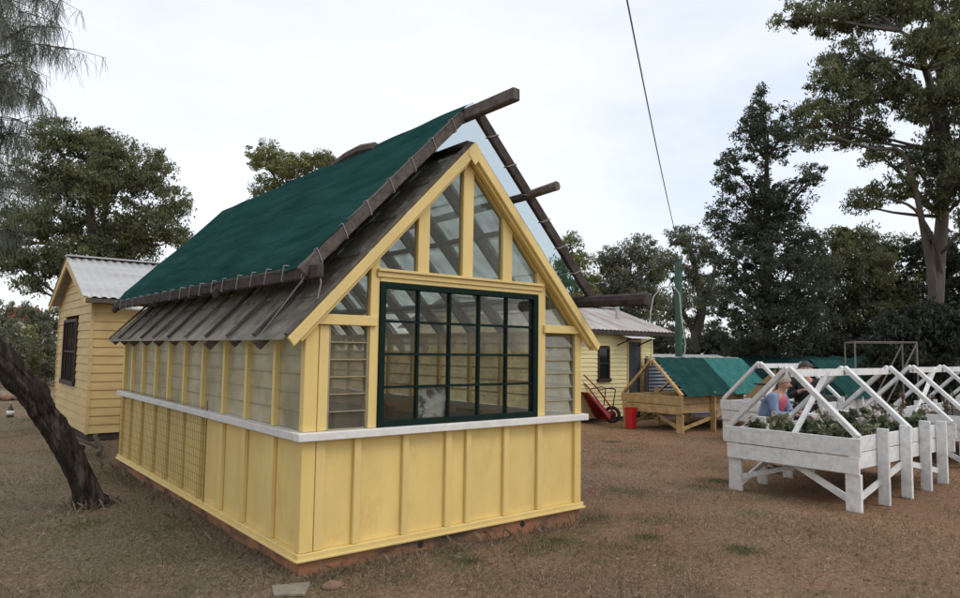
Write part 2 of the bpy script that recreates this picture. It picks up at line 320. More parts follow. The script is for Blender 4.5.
# ------------------------------------------------------------------ ground
def make_ground():
    m = bpy.data.materials.new('dry_ground'); m.use_nodes = True; n = m.node_tree; N = n.nodes; L = n.links; b = N['Principled BSDF']
    b.inputs['Roughness'].default_value = .95; b.inputs['Specular IOR Level'].default_value = .1
    t = N.new('ShaderNodeTexCoord')
    def noise(sc, det=6, ro=.6):
        q = N.new('ShaderNodeTexNoise'); q.inputs['Scale'].default_value = sc; q.inputs['Detail'].default_value = det; q.inputs['Roughness'].default_value = ro
        L.new(t.outputs['Object'], q.inputs[0]); return q.outputs[0]
    def ramp(src, stops):
        r = N.new('ShaderNodeValToRGB'); L.new(src, r.inputs[0])
        for i, (p, c) in enumerate(stops):
            e = r.color_ramp.elements[i] if i < 2 else r.color_ramp.elements.new(p)
            e.position = p; e.color = c if len(c) == 4 else tuple(c)+(1,)
        return r.outputs[0]
    def mix(f, a, bb, ty='MIX'):
        q = N.new('ShaderNodeMix'); q.data_type = 'RGBA'; q.blend_type = ty
        if isinstance(f, float): q.inputs['Factor'].default_value = f
        else: L.new(f, q.inputs['Factor'])
        L.new(a, q.inputs['A']); L.new(bb, q.inputs['B']); return q.outputs['Result']
    thatch = ramp(noise(26, 8, .75), [(.30, (.062, .048, .035)), (.70, (.35, .285, .21)), (.5, (.18, .14, .102))])
    dirt = ramp(noise(11, 8, .7), [(.3, (.14, .078, .047)), (.7, (.28, .168, .104))])
    m1 = ramp(noise(.42, 5, .6), [(.40, (0, 0, 0)), (.60, (.95, .95, .95))])
    sx = N.new('ShaderNodeSeparateXYZ'); L.new(t.outputs['Object'], sx.inputs[0])
    wx = N.new('ShaderNodeMath'); wx.operation = 'MULTIPLY_ADD'; L.new(sx.outputs['X'], wx.inputs[0]); wx.inputs[1].default_value = .11; wx.inputs[2].default_value = .12; wx.use_clamp = True
    warm = ramp(wx.outputs[0], [(0, (.92, .98, .93)), (1, (1.26, 1.04, .90))]); thatch = mix(1.0, thatch, warm, 'MULTIPLY')
    dm_ = N.new('ShaderNodeMath'); dm_.operation = 'MULTIPLY_ADD'; L.new(wx.outputs[0], dm_.inputs[0]); dm_.inputs[1].default_value = .5; dm_.inputs[2].default_value = .35
    m1b = mix(1.0, m1, dm_.outputs[0], 'MULTIPLY')
    c = mix(m1b, thatch, dirt)
    green = ramp(noise(30, 6, .7), [(.3, (.045, .055, .022)), (.7, (.11, .125, .05))])
    m2 = ramp(noise(1.15, 6, .65), [(.52, (0, 0, 0)), (.72, (.75, .75, .75))])
    c = mix(m2, c, green)
    fine = ramp(noise(95, 5, .8), [(.32, (.5, .48, .46)), (.68, (1.5, 1.5, 1.5))]); c = mix(1.0, c, fine, 'MULTIPLY')
    pale = ramp(noise(60, 4, .7), [(.6, (1, 1, 1)), (.75, (1.75, 1.7, 1.6))])
    c = mix(1.0, c, pale, 'MULTIPLY')
    big = ramp(noise(.12, 3), [(.35, (.88, .88, .9)), (.65, (1.18, 1.12, 1.05))]); c = mix(1.0, c, big, 'MULTIPLY')
    L.new(c, b.inputs['Base Color'])
    bp = N.new('ShaderNodeBump'); bp.inputs['Strength'].default_value = .8; bp.inputs['Distance'].default_value = .03
    L.new(noise(22, 9, .75), bp.inputs['Height']); L.new(bp.outputs[0], b.inputs['Normal'])
    M['ground'] = m
    # fine, gently uneven near field inside a far sheet
    xs = np.concatenate([[-900, -300, -100, -40], np.linspace(-14, 40, 136), [60, 120, 320, 900]])
    ys = np.concatenate([[-900, -300, -100, -30], np.linspace(-9, 36, 114), [60, 120, 320, 900]])
    X, Y = np.meshgrid(xs, ys); Z = .018*np.sin(X*1.7+Y*.6)+.014*np.sin(Y*2.3-X*.9+1)+.01*np.sin(X*4.1+2)*np.sin(Y*3.7)
    Z = Z-.022
    far = (X < -14) | (X > 40) | (Y < -9) | (Y > 36); Z[far] = -.03
    W = len(xs); q = np.array([(i*W+j, i*W+j+1, (i+1)*W+j+1, (i+1)*W+j) for i in range(len(ys)-1) for j in range(W-1)])
    o = np_mesh('ground', np.stack([X, Y, Z], -1), q, m, smooth=True); tag(o, 'dry brown lawn with bare red earth and sparse green tufts', 'ground', kind='structure')
make_ground()

# ------------------------------------------------------------------ greenhouse
W_, L_ = 3.08, 6.0
APX, APZ, EZ, EO = 1.54, 3.607, 1.79, .187
SL = (APZ-EZ)/(APX+EO)
def roofz(x): return APZ-SL*abs(x-APX)
G = thing('greenhouse', 'yellow timber greenhouse with dark green gridded front window and grimy glass gable roof', 'greenhouse')
POSTY = [.58, 1.21, 1.80, 2.45, 3.09, 3.71, 4.28, 4.91, 5.50]
mb = MB(); mb.box(.0, W_, .0, L_, -.12, .10); bo = mb.build('brick_base', 'base', G)
for x in (1.10, 2.28):
    h = MB(); h.tube([(x, .01, .045), (x, -.003, .045)], .03, 8); h.build('weep_hole', 'rubber', bo)
M['concrete'] = mat('pale_concrete', (.36, .34, .30), .15, 4, rough=.9, bump=.1)
MB().box(.04, W_-.04, .04, L_-.04, .1005, .112).build('bounce_floor', 'concrete', G)  # pale floor added to bounce light into the interior
# bottom plates and skirting lips
MB().box(-.03, W_+.03, -.03, .035, .10, .155).box(-.045, W_+.045, -.05, -.0305, .098, .118).build('bottom_plate', 'yellow_trim', G, bevel=.004)
MB().box(-.03, .035, .038, L_+.03, .10, .155).box(-.05, -.0305, -.03, L_+.03, .098, .118).build('bottom_plate', 'yellow_trim', G, bevel=.004)
MB().box(W_-.035, W_+.03, .038, L_+.03, .10, .155).build('bottom_plate', 'yellow_trim', G, bevel=.004)
MB().box(.038, W_-.038, L_-.035, L_+.03, .10, .155).build('bottom_plate', 'yellow_trim', G, bevel=.004)
# lower panels (one sheet per side)
MB().box(.03, W_-.03, .024, .036, .157, .992).build('wall_panel', 'yellow_panel', G)
MB().box(.024, .036, .06, L_-.06, .157, .992).build('wall_panel', 'yellow_panel', G)
MB().box(W_-.036, W_-.024, .06, L_-.06, .157, .992).build('wall_panel', 'yellow_panel', G)
MB().box(.06, W_-.06, L_-.036, L_-.024, .157, .992).build('wall_panel', 'yellow_panel', G)
# sills
def sill(x0, x1, y0, y1): MB().box(x0, x1, y0, y1, .994, 1.058).build('sill', 'sill', G, bevel=.006)
sill(-.07, W_+.06, -.075, .04); sill(-.068, .04, .043, L_+.06); sill(W_-.04, W_+.058, .043, L_+.06); sill(.043, W_-.043, L_-.04, L_+.058)
# corner posts
for (x0, x1, y0, y1) in ((-.012, .10, -.012, .06), (W_-.085, W_+.008, -.012, .06), (-.012, .08, L_-.07, L_+.01), (W_-.08, W_+.01, L_-.07, L_+.01)):
    p = MB(); p.box(x0, x1, y0, y1, .157, .992).box(x0, x1, y0, y1, 1.06, 1.885); p.build('corner_post', 'yellow', G, bevel=.004)
p = MB(); p.box(.108, .19, -.008, .05, .157, .992).box(.108, .19, -.008, .05, 1.06, 1.885); p.build('corner_post', 'yellow_trim', G, bevel=.004)
# front battens below the sill
for x, wd in ((.47, .06), (.93, .06), (1.38, .065), (1.605, .055), (2.06, .065), (2.50, .065)):
    MB().box(x-wd/2, x+wd/2, -.012, .022, .157, .992).build('batten', 'yellow_trim', G, bevel=.003)
for y in POSTY:
    for sx, x0, x1 in ((0, -.012, .022), (1, W_-.022, W_+.012)):
        MB().box(x0, x1, y-.045, y+.045, .157, .992).build('batten', 'yellow_trim', G, bevel=.003)
        q = MB().box(*( (-.012, .075) if sx == 0 else (W_-.075, W_+.012)), y-.024, y+.024, 1.06, 1.864); q.build('mullion', 'yellow_trim', G, bevel=.003)
# wall plates under the eaves
MB().box(.012, .075, .062, L_-.072, 1.865, 1.915).build('wall_plate', 'yellow', G); MB().box(W_-.075, W_-.012, .062, L_-.072, 1.865, 1.915).build('wall_plate', 'yellow', G)
# lapped side glass, one bay at a time
ys = [.10]+POSTY+[L_-.07]
for a, b in zip(ys[:-1], ys[1:]):
    for xs_, s in ((.036, 1), (W_-.036, -1)):
        g = MB(); n = 6; z0, z1 = 1.062, 1.93; dh = (z1-z0)/n
        for k in range(n):
            za = z0+k*dh; j = rng.uniform(-.002, .002)
            g.box(-.002, .002, a+.026, b-.026, za, min(za+dh+.012, z1))
            for i in range(len(g.v)-8, len(g.v)):
                v = g.v[i]; g.v[i] = (v[0]+xs_+s*((v[2]-za)*.035-.004)+j*.5, v[1], v[2])
        gp_ = g.build('glass_pane', 'wallglass' if xs_ < 1 else 'sideglass', G); le = MB()
        for k in range(1, n): le.box(xs_-.008, xs_+.008, a+.026, b-.026, z0+k*dh-.003, z0+k*dh+.005)
        le.build('lap_edges', 'bladeedge', gp_)
# louvre glazing beside the front window
def louvre(x0, x1, rod=True):
    z0, z1 = 1.062, 1.885
    fr = MB(); fr.box(x0, x0+.014, .0, .055, z0, z1).box(x1-.014, x1, .0, .055, z0, z1); lv = fr.build('louvre_window', 'bladeedge', G)
    n = 6; dh = (z1-z0)/n
    g = MB(); e = MB()
    for k in range(n):
        za = z0+k*dh; yy = .018
        g.add([(x0+.016, yy-.012, za), (x1-.016, yy-.012, za), (x1-.016, yy+.02, za+dh+.015), (x0+.016, yy+.02, za+dh+.015),
               (x0+.016, yy-.008, za), (x1-.016, yy-.008, za), (x1-.016, yy+.024, za+dh+.015), (x0+.016, yy+.024, za+dh+.015)], [(0, 1, 2, 3), (7, 6, 5, 4), (0, 4, 5, 1), (3, 2, 6, 7)])
        e.box(x0+.016, x1-.016, yy-.017, yy-.0125, za, za+.008)
    g.build('glass_blades', 'louvreglass', lv); e.build('blade_edges', 'bladeedge', lv)
louvre(.192, .548); louvre(2.562, W_-.087)
# posts either side of the window, running up to the rake
for x0, x1 in ((.55, .632), (2.45, 2.558)):
    xm = (x0+x1)/2; lo = min(roofz(x0), roofz(x1))-.10
    MB().prism([(x0, -.014, 1.06), (x1, -.014, 1.06), (x1, -.014, roofz(x1)-.11), (x0, -.014, roofz(x0)-.11)], (0, .0735, 0)).build('window_post', 'yellow_trim', G, bevel=.004)
# lintel with drip mould
MB().box(.634, 2.448, -.018, .06, 2.262, 2.352).build('lintel', 'yellow_trim', G, bevel=.004)
MB().box(.60, 2.50, -.055, -.0185, 2.345, 2.37).box(.60, 2.50, -.034, -.0185, 2.30, 2.3445).build('drip_mould', 'yellow_trim', G, bevel=.004)
# short side beams
MB().box(-.02, .60, -.045, -.0145, 1.887, 1.97).box(.10, .548, -.014, .05, 1.887, 1.97).build('side_beam', 'yellow_trim', G, bevel=.004)
MB().box(2.52, W_+.10, -.045, -.0145, 1.885, 1.965).box(2.56, W_-.01, -.014, .05, 1.885, 1.965).build('side_beam', 'yellow_trim', G, bevel=.004)
# gable studs and glass
for x0, x1 in ((1.01, 1.13), (1.50, 1.62), (1.985, 2.105)):
    pg = [(x0, -.012, 2.3525), (x1, -.012, 2.3525), (x1, -.012, roofz(x1)-.11)]+([(APX, -.012, APZ-.11)] if x0 < APX < x1 else [])+[(x0, -.012, roofz(x0)-.11)]
    MB().prism(pg, (0, .071, 0)).build('gable_stud', 'yellow_trim', G, bevel=.004)
def gable_glass(x0, x1, zb, y=.022):
    c = [(x0, y, zb), (x1, y, zb), (x1, y, max(zb+.004, roofz(x1)-.12))]
    if x0 < APX < x1: c.append((APX, y, APZ-.12))
    c.append((x0, y, max(zb+.002, roofz(x0)-.12)))
    MB().prism(c, (0, .004, 0)).build('gable_glass', 'frontglass', G)
for x0, x1, zb in ((.07, .549, 1.972), (.633, 1.009, 2.354), (1.131, 1.499, 2.354), (1.621, 1.984, 2.354), (2.106, 2.449, 2.354), (2.56, 3.0, 1.967)): gable_glass(x0, x1, zb)
# rakes in the wall plane and bargeboards at the roof edge
def rake(y0, y1, off, wd, name, m, endx):
    for s in (-1, 1):
        xa, xb = APX, APX+s*(APX+endx); n = Vector((s*SL, 0, 1)).normalized(); dr = Vector((s, 0, -SL))
        a = Vector((APX, y0, APZ))-Vector((0, 0, off)); b = a+dr*(APX+endx)
        dn = Vector((0, 0, -wd*math.sqrt(1+SL*SL)))
        MB().prism([a, b, b+dn*.5-Vector((s*.03, 0, 0))*1.6, a+dn], (0, y1-y0, 0)).build(name, m, G, bevel=.004) if name == 'bargeboard' else MB().prism([a, b, b+dn, a+dn], (0, y1-y0, 0)).build(name, m, G, bevel=.003)
rake(-.118, -.088, .005, .085, 'bargeboard', 'yellow_trim', EO+.01)
rake(-.016, .055, .075, .065, 'rake_frame', 'yellow', .02)
rake(-.0868, -.0168, .085, .035, 'barge_soffit', 'yellow', EO-.06)
MB().prism([(APX-.07, -.124, APZ-.075), (APX, -.124, APZ-.0), (APX+.07, -.124, APZ-.075), (APX+.075, -.124, APZ-.13), (APX, -.124, APZ-.215), (APX-.075, -.124, APZ-.13)], (0, .005, 0)).build('apex_cap', 'yellow_trim', G)
# roof: rafters, glass in laps, weathered capping strips
RY = [-.06, .58, 1.21, 1.80, 2.45, 3.09, 3.71, 4.28, 4.91, 5.50, 6.08]
for s in (-1, 1):
    dr = Vector((s, 0, -SL)).normalized(); n = Vector((s*SL, 0, 1)).normalized(); LEN = (APX+EO)*math.sqrt(1+SL*SL)
    top = Vector((APX, 0, APZ-.01))
    for i, y in enumerate(RY):
        a = top+Vector((0, y, 0))-n*.062; ext = .03+rng.uniform(-.03, .05)
        if i == 0: ext = -.06
        MB().bar(a+dr*.03, a+dr*(LEN+ext), .085, .045, n).build('rafter', 'greywood' if i else 'yellow', G)
        c = top+Vector((0, y, 0))+n*.018
        MB().bar(c+dr*.03, c+dr*(LEN-.01), .022, .05 if i else .058, n).build('roof_capping', 'darkwood' if i % 2 else 'greywood', G)
    for y0, y1 in zip(RY[:-1], RY[1:]):
        g = MB(); nl = 5; ll = LEN/nl
        for k in range(nl):
            a = top+dr*(k*ll)+n*(-.012); b = top+dr*((k+1)*ll+.03)+n*(.004+rng.uniform(-.003, .003))
            A, B = Vector((0, y0+.003, 0)), Vector((0, y1-.003, 0))
            if k == 0: A, B = A, B
            g.add([a+A, a+B, b+B, b+A, a+A-n*.004, a+B-n*.004, b+B-n*.004, b+A-n*.004], [(0, 1, 2, 3), (7, 6, 5, 4), (3, 2, 6, 7), (0, 4, 5, 1), (0, 3, 7, 4), (1, 5, 6, 2)])
        g.build('roof_glass', 'roofglass' if s < 0 else 'roofglass_clear', G)
    for fr_ in (.36, .7):
        a = top+dr*(LEN*fr_)-n*.125; MB().bar(a+Vector((0, .07, 0)), a+Vector((0, L_-.05, 0)), .05, .04, n).build('purlin', 'greywood', G)
MB().bar((APX, -.06, APZ-.004), (APX, 6.1, APZ-.004), .045, .10).build('ridge_cap', 'darkwood', G)
# back gable: studs, glass and rails
MB().box(.08, W_-.08, L_-.06, L_-.003, 1.947, 2.01).build('back_beam', 'yellow', G)
for x in (.62, 1.08, 1.54, 2.0, 2.46):
    MB().box(x-.03, x+.03, L_-.06, L_-.002, 1.06, 1.945).box(x-.03, x+.03, L_-.06, L_-.002, 2.012, roofz(x)-.14).build('back_stud', 'yellow', G)
g = MB(); xs_ = [.08, .59, .65, 1.05, 1.11, 1.51, 1.57, 1.97, 2.03, 2.43, 2.49, W_-.08]
for a, b in zip(xs_[::2], xs_[1::2]):
    for k in range(6): g.box(a, b, L_-.045+.002*(k % 2), L_-.041+.002*(k % 2), 1.062+k*.147, 1.062+k*.147+.155)
g.build('back_glass', 'sideglass', G)
MB().prism([(.12, L_-.04, 2.012), (W_-.12, L_-.04, 2.012), (APX, L_-.04, APZ-.13)], (0, .004, 0)).build('back_glass', 'sideglass', G)
# the gridded window
WX0, WX1, WZ0, WZ1 = .634, 2.448, 1.0605, 2.26; ft = .055
fr = MB(); fr.box(WX0, WX0+ft, -.03, .05, WZ0, WZ1).box(WX1-ft*1.15, WX1, -.03, .05, WZ0, WZ1).box(WX0+ft, WX1-ft*1.15, -.03, .05, WZ0, WZ0+.05).box(WX0+ft, WX1-ft*1.15, -.03, .05, WZ1-.05, WZ1)
win = fr.build('window', 'dkgreen', G, bevel=.003)
ix0, ix1, iz0, iz1 = WX0+ft, WX1-ft*1.15, WZ0+.05, WZ1-.05
b = MB()
for k in range(1, 5): x = ix0+(ix1-ix0)*k/5; b.box(x-.0105, x+.0105, -.012, .03, iz0, iz1)
for k in range(1, 4):
    z = iz0+(iz1-iz0)*k/4
    for c in range(5): b.box(ix0+(ix1-ix0)*c/5+.011, ix0+(ix1-ix0)*(c+1)/5-.011, -.010, .028, z-.0105, z+.0105)
b.build('glazing_bars', 'dkgreen', win)
MB().box(ix0, ix1, .008, .012, iz0, iz1).build('glass', 'frontglass', win)

# ---- things inside the greenhouse
def bench(name, label, x0, x1, y0, y1, h, m):
    t = thing(name, label, 'bench', (x0, y0, .0)); X, Y = x1-x0, y1-y0
    tp = MB(); n = max(3, int(X/.11))
    for k in range(n): tp.box(X*k/n+.006, X*(k+1)/n-.006, 0, Y, h-.03, h)
    tp.build('bench_top', m, t)
    for x in (.03, X-.03):
        for y in (.05, Y/2, Y-.05): MB().box(x-.025, x+.025, y-.025, y+.025, .1, h-.032).build('leg', m, t)
        MB().box(x-.014, x+.014, .08, Y-.08, .35, .40).build('rail', m, t)
    return t
bench('potting_bench', 'slatted grey potting bench along the right glass wall inside the greenhouse', 2.30, 2.98, 1.2, 5.3, .84, 'greywood')
bench('potting_bench', 'slatted grey potting bench along the left glass wall inside the greenhouse', .12, .72, 1.0, 5.3, .80, 'greywood')
ps = MB(); n = 10
X0, X1 = ix0+(ix1-ix0)*.2+.02, ix0+(ix1-ix0)*.4-.012
vv = []
for i in range(n+1):
    for j in range(n+1):
        wv = .012*math.sin(i*1.9+j*.7)+.008*math.sin(j*2.3-i)
        ztop = iz0+.285-(.02 if i % 3 == 0 else 0)
        vv.append((X0+(X1-X0)*i/n, .035+wv, 1.063+(ztop-1.063)*j/n))
N1 = len(vv); vv += [(a, b_+.004, c) for a, b_, c in vv]
ff = [(i*(n+1)+j, (i+1)*(n+1)+j, (i+1)*(n+1)+j+1, i*(n+1)+j+1) for i in range(n) for j in range(n)]
ps.add(vv, ff+[tuple(N1+k for k in q[::-1]) for q in ff])
tag(ps.build('plastic_sheet', 'plastic_sheet', smooth=True), 'crumpled pale plastic sheet with dark marks standing behind a bottom pane of the green window', 'plastic sheet')
bx = thing('timber_crate', 'dark timber crate standing behind the bottom panes of the green window', 'crate', (1.62, .45, .1))
for k in range(4): MB().box(0, .5, 0, .012, .62+k*.1, .70+k*.1).build('slat', 'darkwood', bx)
for k in range(4): MB().box(0, .012, .014, .4, .62+k*.1, .70+k*.1).box(.488, .5, .014, .4, .62+k*.1, .70+k*.1).build('slat', 'darkwood', bx)
MB().box(.014, .486, .014, .4, .6, .618).build('bottom', 'darkwood', bx)
for x in (.02, .48):
    for y in (.03, .38): MB().box(x-.018, x+.018, y-.014, y+.014, 0, .598).build('leg', 'darkwood', bx)
POTX = [(2.5, 1.6, .84), (2.75, 2.1, .84), (2.45, 2.7, .84), (2.7, 3.4, .84), (.4, 1.6, .80), (.5, 2.4, .80), (.35, 3.2, .80)]
PL = ['first', 'second', 'third', 'fourth', 'first', 'second', 'third']
for k, (x, y, z) in enumerate(POTX):
    t = thing('flower_pot', '%s empty terracotta pot from the front on the %s bench inside the greenhouse' % (PL[k], 'right' if k < 4 else 'left'), 'pot', (x, y, z), 'terracotta pots on the greenhouse benches')
    MB().lathe([(.05, 0), (.075, .13), (.085, .13), (.085, .165), (.07, .165), (.06, .05)], (0, 0, 0)).build('pot_body', 'terracotta', t, True)

# wire netting on the left wall
NET = MB(); xx = -.022
y = 2.18
while y < 6.02: NET.bar((xx, y, .13), (xx, y+.01, 1.10), .0026, .0026, (1, 0, 0)); y += .062+rng.uniform(-.008, .008)
z = .14
while z < 1.1: NET.bar((xx-.003, 2.18, z), (xx-.003, 6.02, z+.01), .0024, .0024, (1, 0, 0)); z += .085
NET.bar((xx-.004, 2.18, .12), (xx-.004, 2.18, 1.16), .008, .008, (1, 0, 0))
tag(NET.build('wire_netting', 'wire'), 'rusty wire netting stretched over the far half of the yellow lower wall', 'wire netting')

# ------------------------------------------------------------------ shade canopy over the greenhouse
SC = thing('shade_canopy', 'dark green shade cloth on rough log frame lashed above the greenhouse roof', 'shade canopy', (APX, 0, 0))
def sc(x, y, z): return (x-APX, y, z)
XR, ZR, XE, ZE, YF, YB = 1.54, 3.95, .01, 2.37, .03, 6.75
rgd = MB(); rgd.bar(sc(XR, -.68, ZR-.05), sc(XR, 6.85, ZR-.09), .11, .085); rgd.build('ridge_pole', 'greywood', SC, bevel=.01)
MB().tube([sc(XR-.02, 1.65, ZR+.01), sc(XR-.03, 1.95, ZR+.04), sc(XR-.02, 2.3, ZR+.035), sc(XR, 2.75, ZR+.0)], [.05, .06, .06, .045], 7).build('ridge_batten', 'greywood', SC)
el = [(XE+.03, -.13, ZE-.075), (XE-.0, .8, ZE-.075), (XE+.01, 2.4, ZE-.06), (XE-.015, 4.2, ZE-.07), (XE, 6.85, ZE-.05)]
ep = MB()
for a, b in zip(el[:-1], el[1:]): ep.bar(sc(*a), sc(b[0], b[1]+.015, b[2]), .115, .06)
ep.build('eave_pole', 'darkwood', SC, bevel=.012)
er = [(3.07, -.88, 2.21), (3.08, 1.5, 2.24), (3.06, 4, 2.28), (3.07, 6.85, 2.3)]
MB().tube([sc(*p) for p in er], [.062, .06, .06, .05], 8, jit=.08).build('eave_pole', 'darkwood', SC)
for s in (-1, 1):
    for i, y in enumerate((YF if s < 0 else -.11, 2.1, 4.4, 6.7)):
        xe = XE if s < 0 else 3.07; dz_ = -.03 if i == 0 else -.10; a = Vector(sc(XR, y, ZR+dz_)); b = Vector(sc(xe, y, ZE+dz_)); d = (b-a).normalized(); nn = Vector((s, 0, 1)).normalized()
        MB().bar(a+d*.04, b+d*(.08 if s < 0 else .16), .10 if i == 0 else .08, .05, nn).build('rafter', 'greywood' if i == 0 and s < 0 else 'darkwood', SC, bevel=.008)
PF = .445
pxx, pzz = XR+PF*(1.53), ZR-PF*(1.58)-.06
pe = at(554, 187, 1); dpe = pe-CAMP
MB().tube([sc(pxx-.02, -.52, pzz+.05), sc(pxx-.01, 0, pzz+.02), sc(pxx, 2.0, pzz), sc(pxx, 6.8, pzz)], [.042, .045, .04, .04], 7, jit=.1).build('purlin_pole', 'greywood', SC)
MB().tube([sc(XR-.72, .1, ZR-.84), sc(XR-.72, 6.8, ZR-.84)], .04, 7, jit=.1).build('purlin_pole', 'greywood', SC)
def cloth_side(s, m, name, y0):
    nu, nv = 26, 110; P = []
    for i in range(nu+1):
        for j in range(nv+1):
            u, v = i/nu, j/nv; y = y0+(YB-y0)*v
            x = XR+s*u*(1.545); z = ZR+.045-u*(ZR-ZE-.0)
            rip = abs(math.sin(v*math.pi*3))
            z += -.055*math.sin(math.pi*u)*(.4+.6*rip) + .008*math.sin(u*9+v*31)*math.sin(v*17) + .007*math.sin(v*46+u*7)*(u**2) + .006*math.sin(v*29-u*13)*math.sin(math.pi*u)
            if u > .93: z -= .085*(u-.93)/.07; x += s*.012*(u-.93)/.07
            P.append((x-APX, y, z))
    # edge rolled round the eave pole
    q = [(i*(nv+1)+j, i*(nv+1)+j+1, (i+1)*(nv+1)+j+1, (i+1)*(nv+1)+j) for i in range(nu) for j in range(nv)]
    return np_mesh(name, P, q, m, parent=SC, smooth=True)
cloth_side(-1, 'cloth', 'shade_cloth', YF-.03); cloth_side(1, 'cloth_thin', 'shade_cloth', -.08)
# lashings of pale twine
def lash(p, axis, sx, sy):
    p = Vector(p); axis = Vector(axis).normalized(); a = Vector((0, 1, 0)) if abs(axis.y) < .5 else Vector((1, 0, 0)); b = axis.cross(a).normalized()
    pts = [p+a*sx*max(-1, min(1, 1.45*math.cos(t)))+b*sy*max(-1, min(1, 1.45*math.sin(t)))+axis*.03*math.sin(t) for t in [2*math.pi*k/16 for k in range(17)]]
    MB().tube(pts, .0045, 5, cap=False).build('lashing', 'white_string', SC)
dr_ = Vector((XE-XR, 0, ZE-ZR)).normalized()
for k in range(7):
    p = Vector(sc(XR, YF, ZR-.03))+dr_*(.22+.31*k); lash(p, dr_, .03, .056)
dr2 = Vector((3.07-XR, 0, ZE-ZR)).normalized()
for k in range(6): lash(Vector(sc(XR, -.11, ZR-.03))+dr2*(.3+.33*k), dr2, .03, .056)
yy = .05
while yy < 6.7:
    lash(Vector(sc(XE, yy, ZE-.06)), (0, 1, 0), .036, .063); yy += .36+rng.uniform(-.05, .05)
for (a, b, c) in (((-.0, .06, 2.26), (-.1, .25, 2.02), (-.2, .42, 1.80)), ((.04, -.1, 2.30), (.05, -.12, 2.2), (.03, -.11, 2.08))):
    MB().tube([sc(*a), sc(*b), sc(*c)], .005, 5).build('tie_string', 'white_string', SC)

# ------------------------------------------------------------------ weatherboard shed on the left
SH = thing('weatherboard_shed', 'cream weatherboard shed with pale corrugated iron gable roof, left of the greenhouse', 'shed')
sx0, sx1, sy0, sy1, ez, az = .1, 4.0, 9.12, 12.85, 2.62, 3.42; ym = (sy0+sy1)/2
ws = (10.45, 12.0, .95, 2.22)
def lim(z):
    if z < ez: return sy0+.02, sy1
    t = min(1, (z-ez)/(az-ez)); return sy0+.02+(ym-sy0)*t, sy1-(sy1-ym)*t
boards(MB(), sy0, sy1, .12, az-.12, sx0, 1, -1, [ws], .155, lim).build('gable_wall', 'weather_yellow', SH)
boards(MB(), sx0+.02, sx1, .12, 2.60, sy0, 0, -1, [], .155).build('front_wall', 'weather_yellow', SH)
MB().box(sx0+.012, sx1, sy0+.012, sy1, .0, .118).build('stump_base', 'darkwood', SH)
MB().box(sx1-.1, sx1, sy0+.02, sy1, .12, 2.4).box(sx0+.05, sx1-.1, sy1-.1, sy1-.02, .12, 2.4).build('back_wall', 'weather_yellow', SH)
MB().box(sx0-.03, sx0+.02, sy0-.035, sy0+.02, .11, 2.60).build('corner_board', 'weather_yellow', SH)
MB().box(sx0-.032, sx0+.02, sy1-.04, sy1+.02, .11, 2.60).build('corner_board', 'weather_yellow', SH)
# window
wf = MB(); y0, y1, z0, z1 = ws
wf.box(sx0-.05, sx0+.02, y0, y0+.06, z0, z1).box(sx0-.05, sx0+.02, y1-.06, y1, z0, z1).box(sx0-.05, sx0+.02, y0+.06, y1-.06, z1-.06, z1).box(sx0-.07, sx0+.02, y0-.03, y1+.03, z0-.05, z0+.04)
wn = wf.build('window', 'brownpaint', SH)
MB().box(sx0-.005, sx0+.004, y0+.06, y1-.06, z0+.04, z1-.06).build('glass', 'darkglass', wn)
bb = MB()
for k in range(1, 5): bb.box(sx0-.035, sx0-.008, y0+(y1-y0)*k/5-.016, y0+(y1-y0)*k/5+.016, z0+.04, z1-.06)
bb.box(sx0-.03, sx0-.0055, y0+.06, y1-.06, 1.55, 1.585); bb.build('window_bars', 'brownpaint', wn)
# roof
ov = .22; oe = .28; sl_ = (az-ez)/(ym-sy0)
ry0 = sy0-oe; rz0 = ez-sl_*oe+.06
corrugated('roof_sheet', 'iron', SH, (sx0-ov, ry0, rz0), (sx1-sx0+2*ov, 0, 0), (0, ym-ry0, az+.06-rz0), .15, .014)
corrugated('roof_sheet', 'iron', SH, (sx0-ov, sy1+oe, rz0), (sx1-sx0+2*ov, 0, 0), (0, ym-sy1-oe, az+.06-rz0))
MB().bar((sx0-ov, ym, az+.075), (sx1+ov, ym, az+.075), .03, .22, (0, 0, 1)).build('ridge_cap', 'iron', SH)
for sg in (-1, 1):
    a = Vector((sx0-ov+.015, ym, az+.03)); b = Vector((sx0-ov+.015, ym+sg*(ym-ry0), rz0-.02))
    dn = Vector((0, 0, -.17))
    MB().prism([a, b, b+dn*.7, a+dn], (.03, 0, 0)).build('bargeboard', 'weather_yellow', SH)
MB().box(sx0-ov+.05, sx1+ov, ry0+.02, ry0+.045, rz0-.10, rz0-.025).build('fascia', 'greywood', SH)  # dark board colour stands in for the shadow beneath the roof edge
MB().box(sx0-ov+.05, sx1+ov, ry0+.046, sy0-.03, rz0-.10, rz0-.085).build('eave_lining', 'darkwood', SH)
MB().tube([(.42, ry0+.02, rz0-.1), (.42, ry0-.1, rz0-.16), (.9, ry0-.2, rz0-.2)], .045, 8).build('gutter_pipe', 'whiteplastic', SH)
br = MB(); br.tube([(2.0, 10.1, 3.10), (2.3, 10.2, 3.2), (2.7, 10.25, 3.17)], [.03, .025, .01], 6).tube([(2.25, 10.18, 3.18), (2.35, 9.95, 3.06), (2.6, 9.85, 3.0)], [.02, .02, .01], 6).tube([(2.2, 10.17, 3.16), (2.1, 10.45, 3.27)], [.02, .01], 5)
tag(br.build('fallen_branch', 'bark_dark'), 'small dead branch lying on the iron roof of the left shed', 'branch')

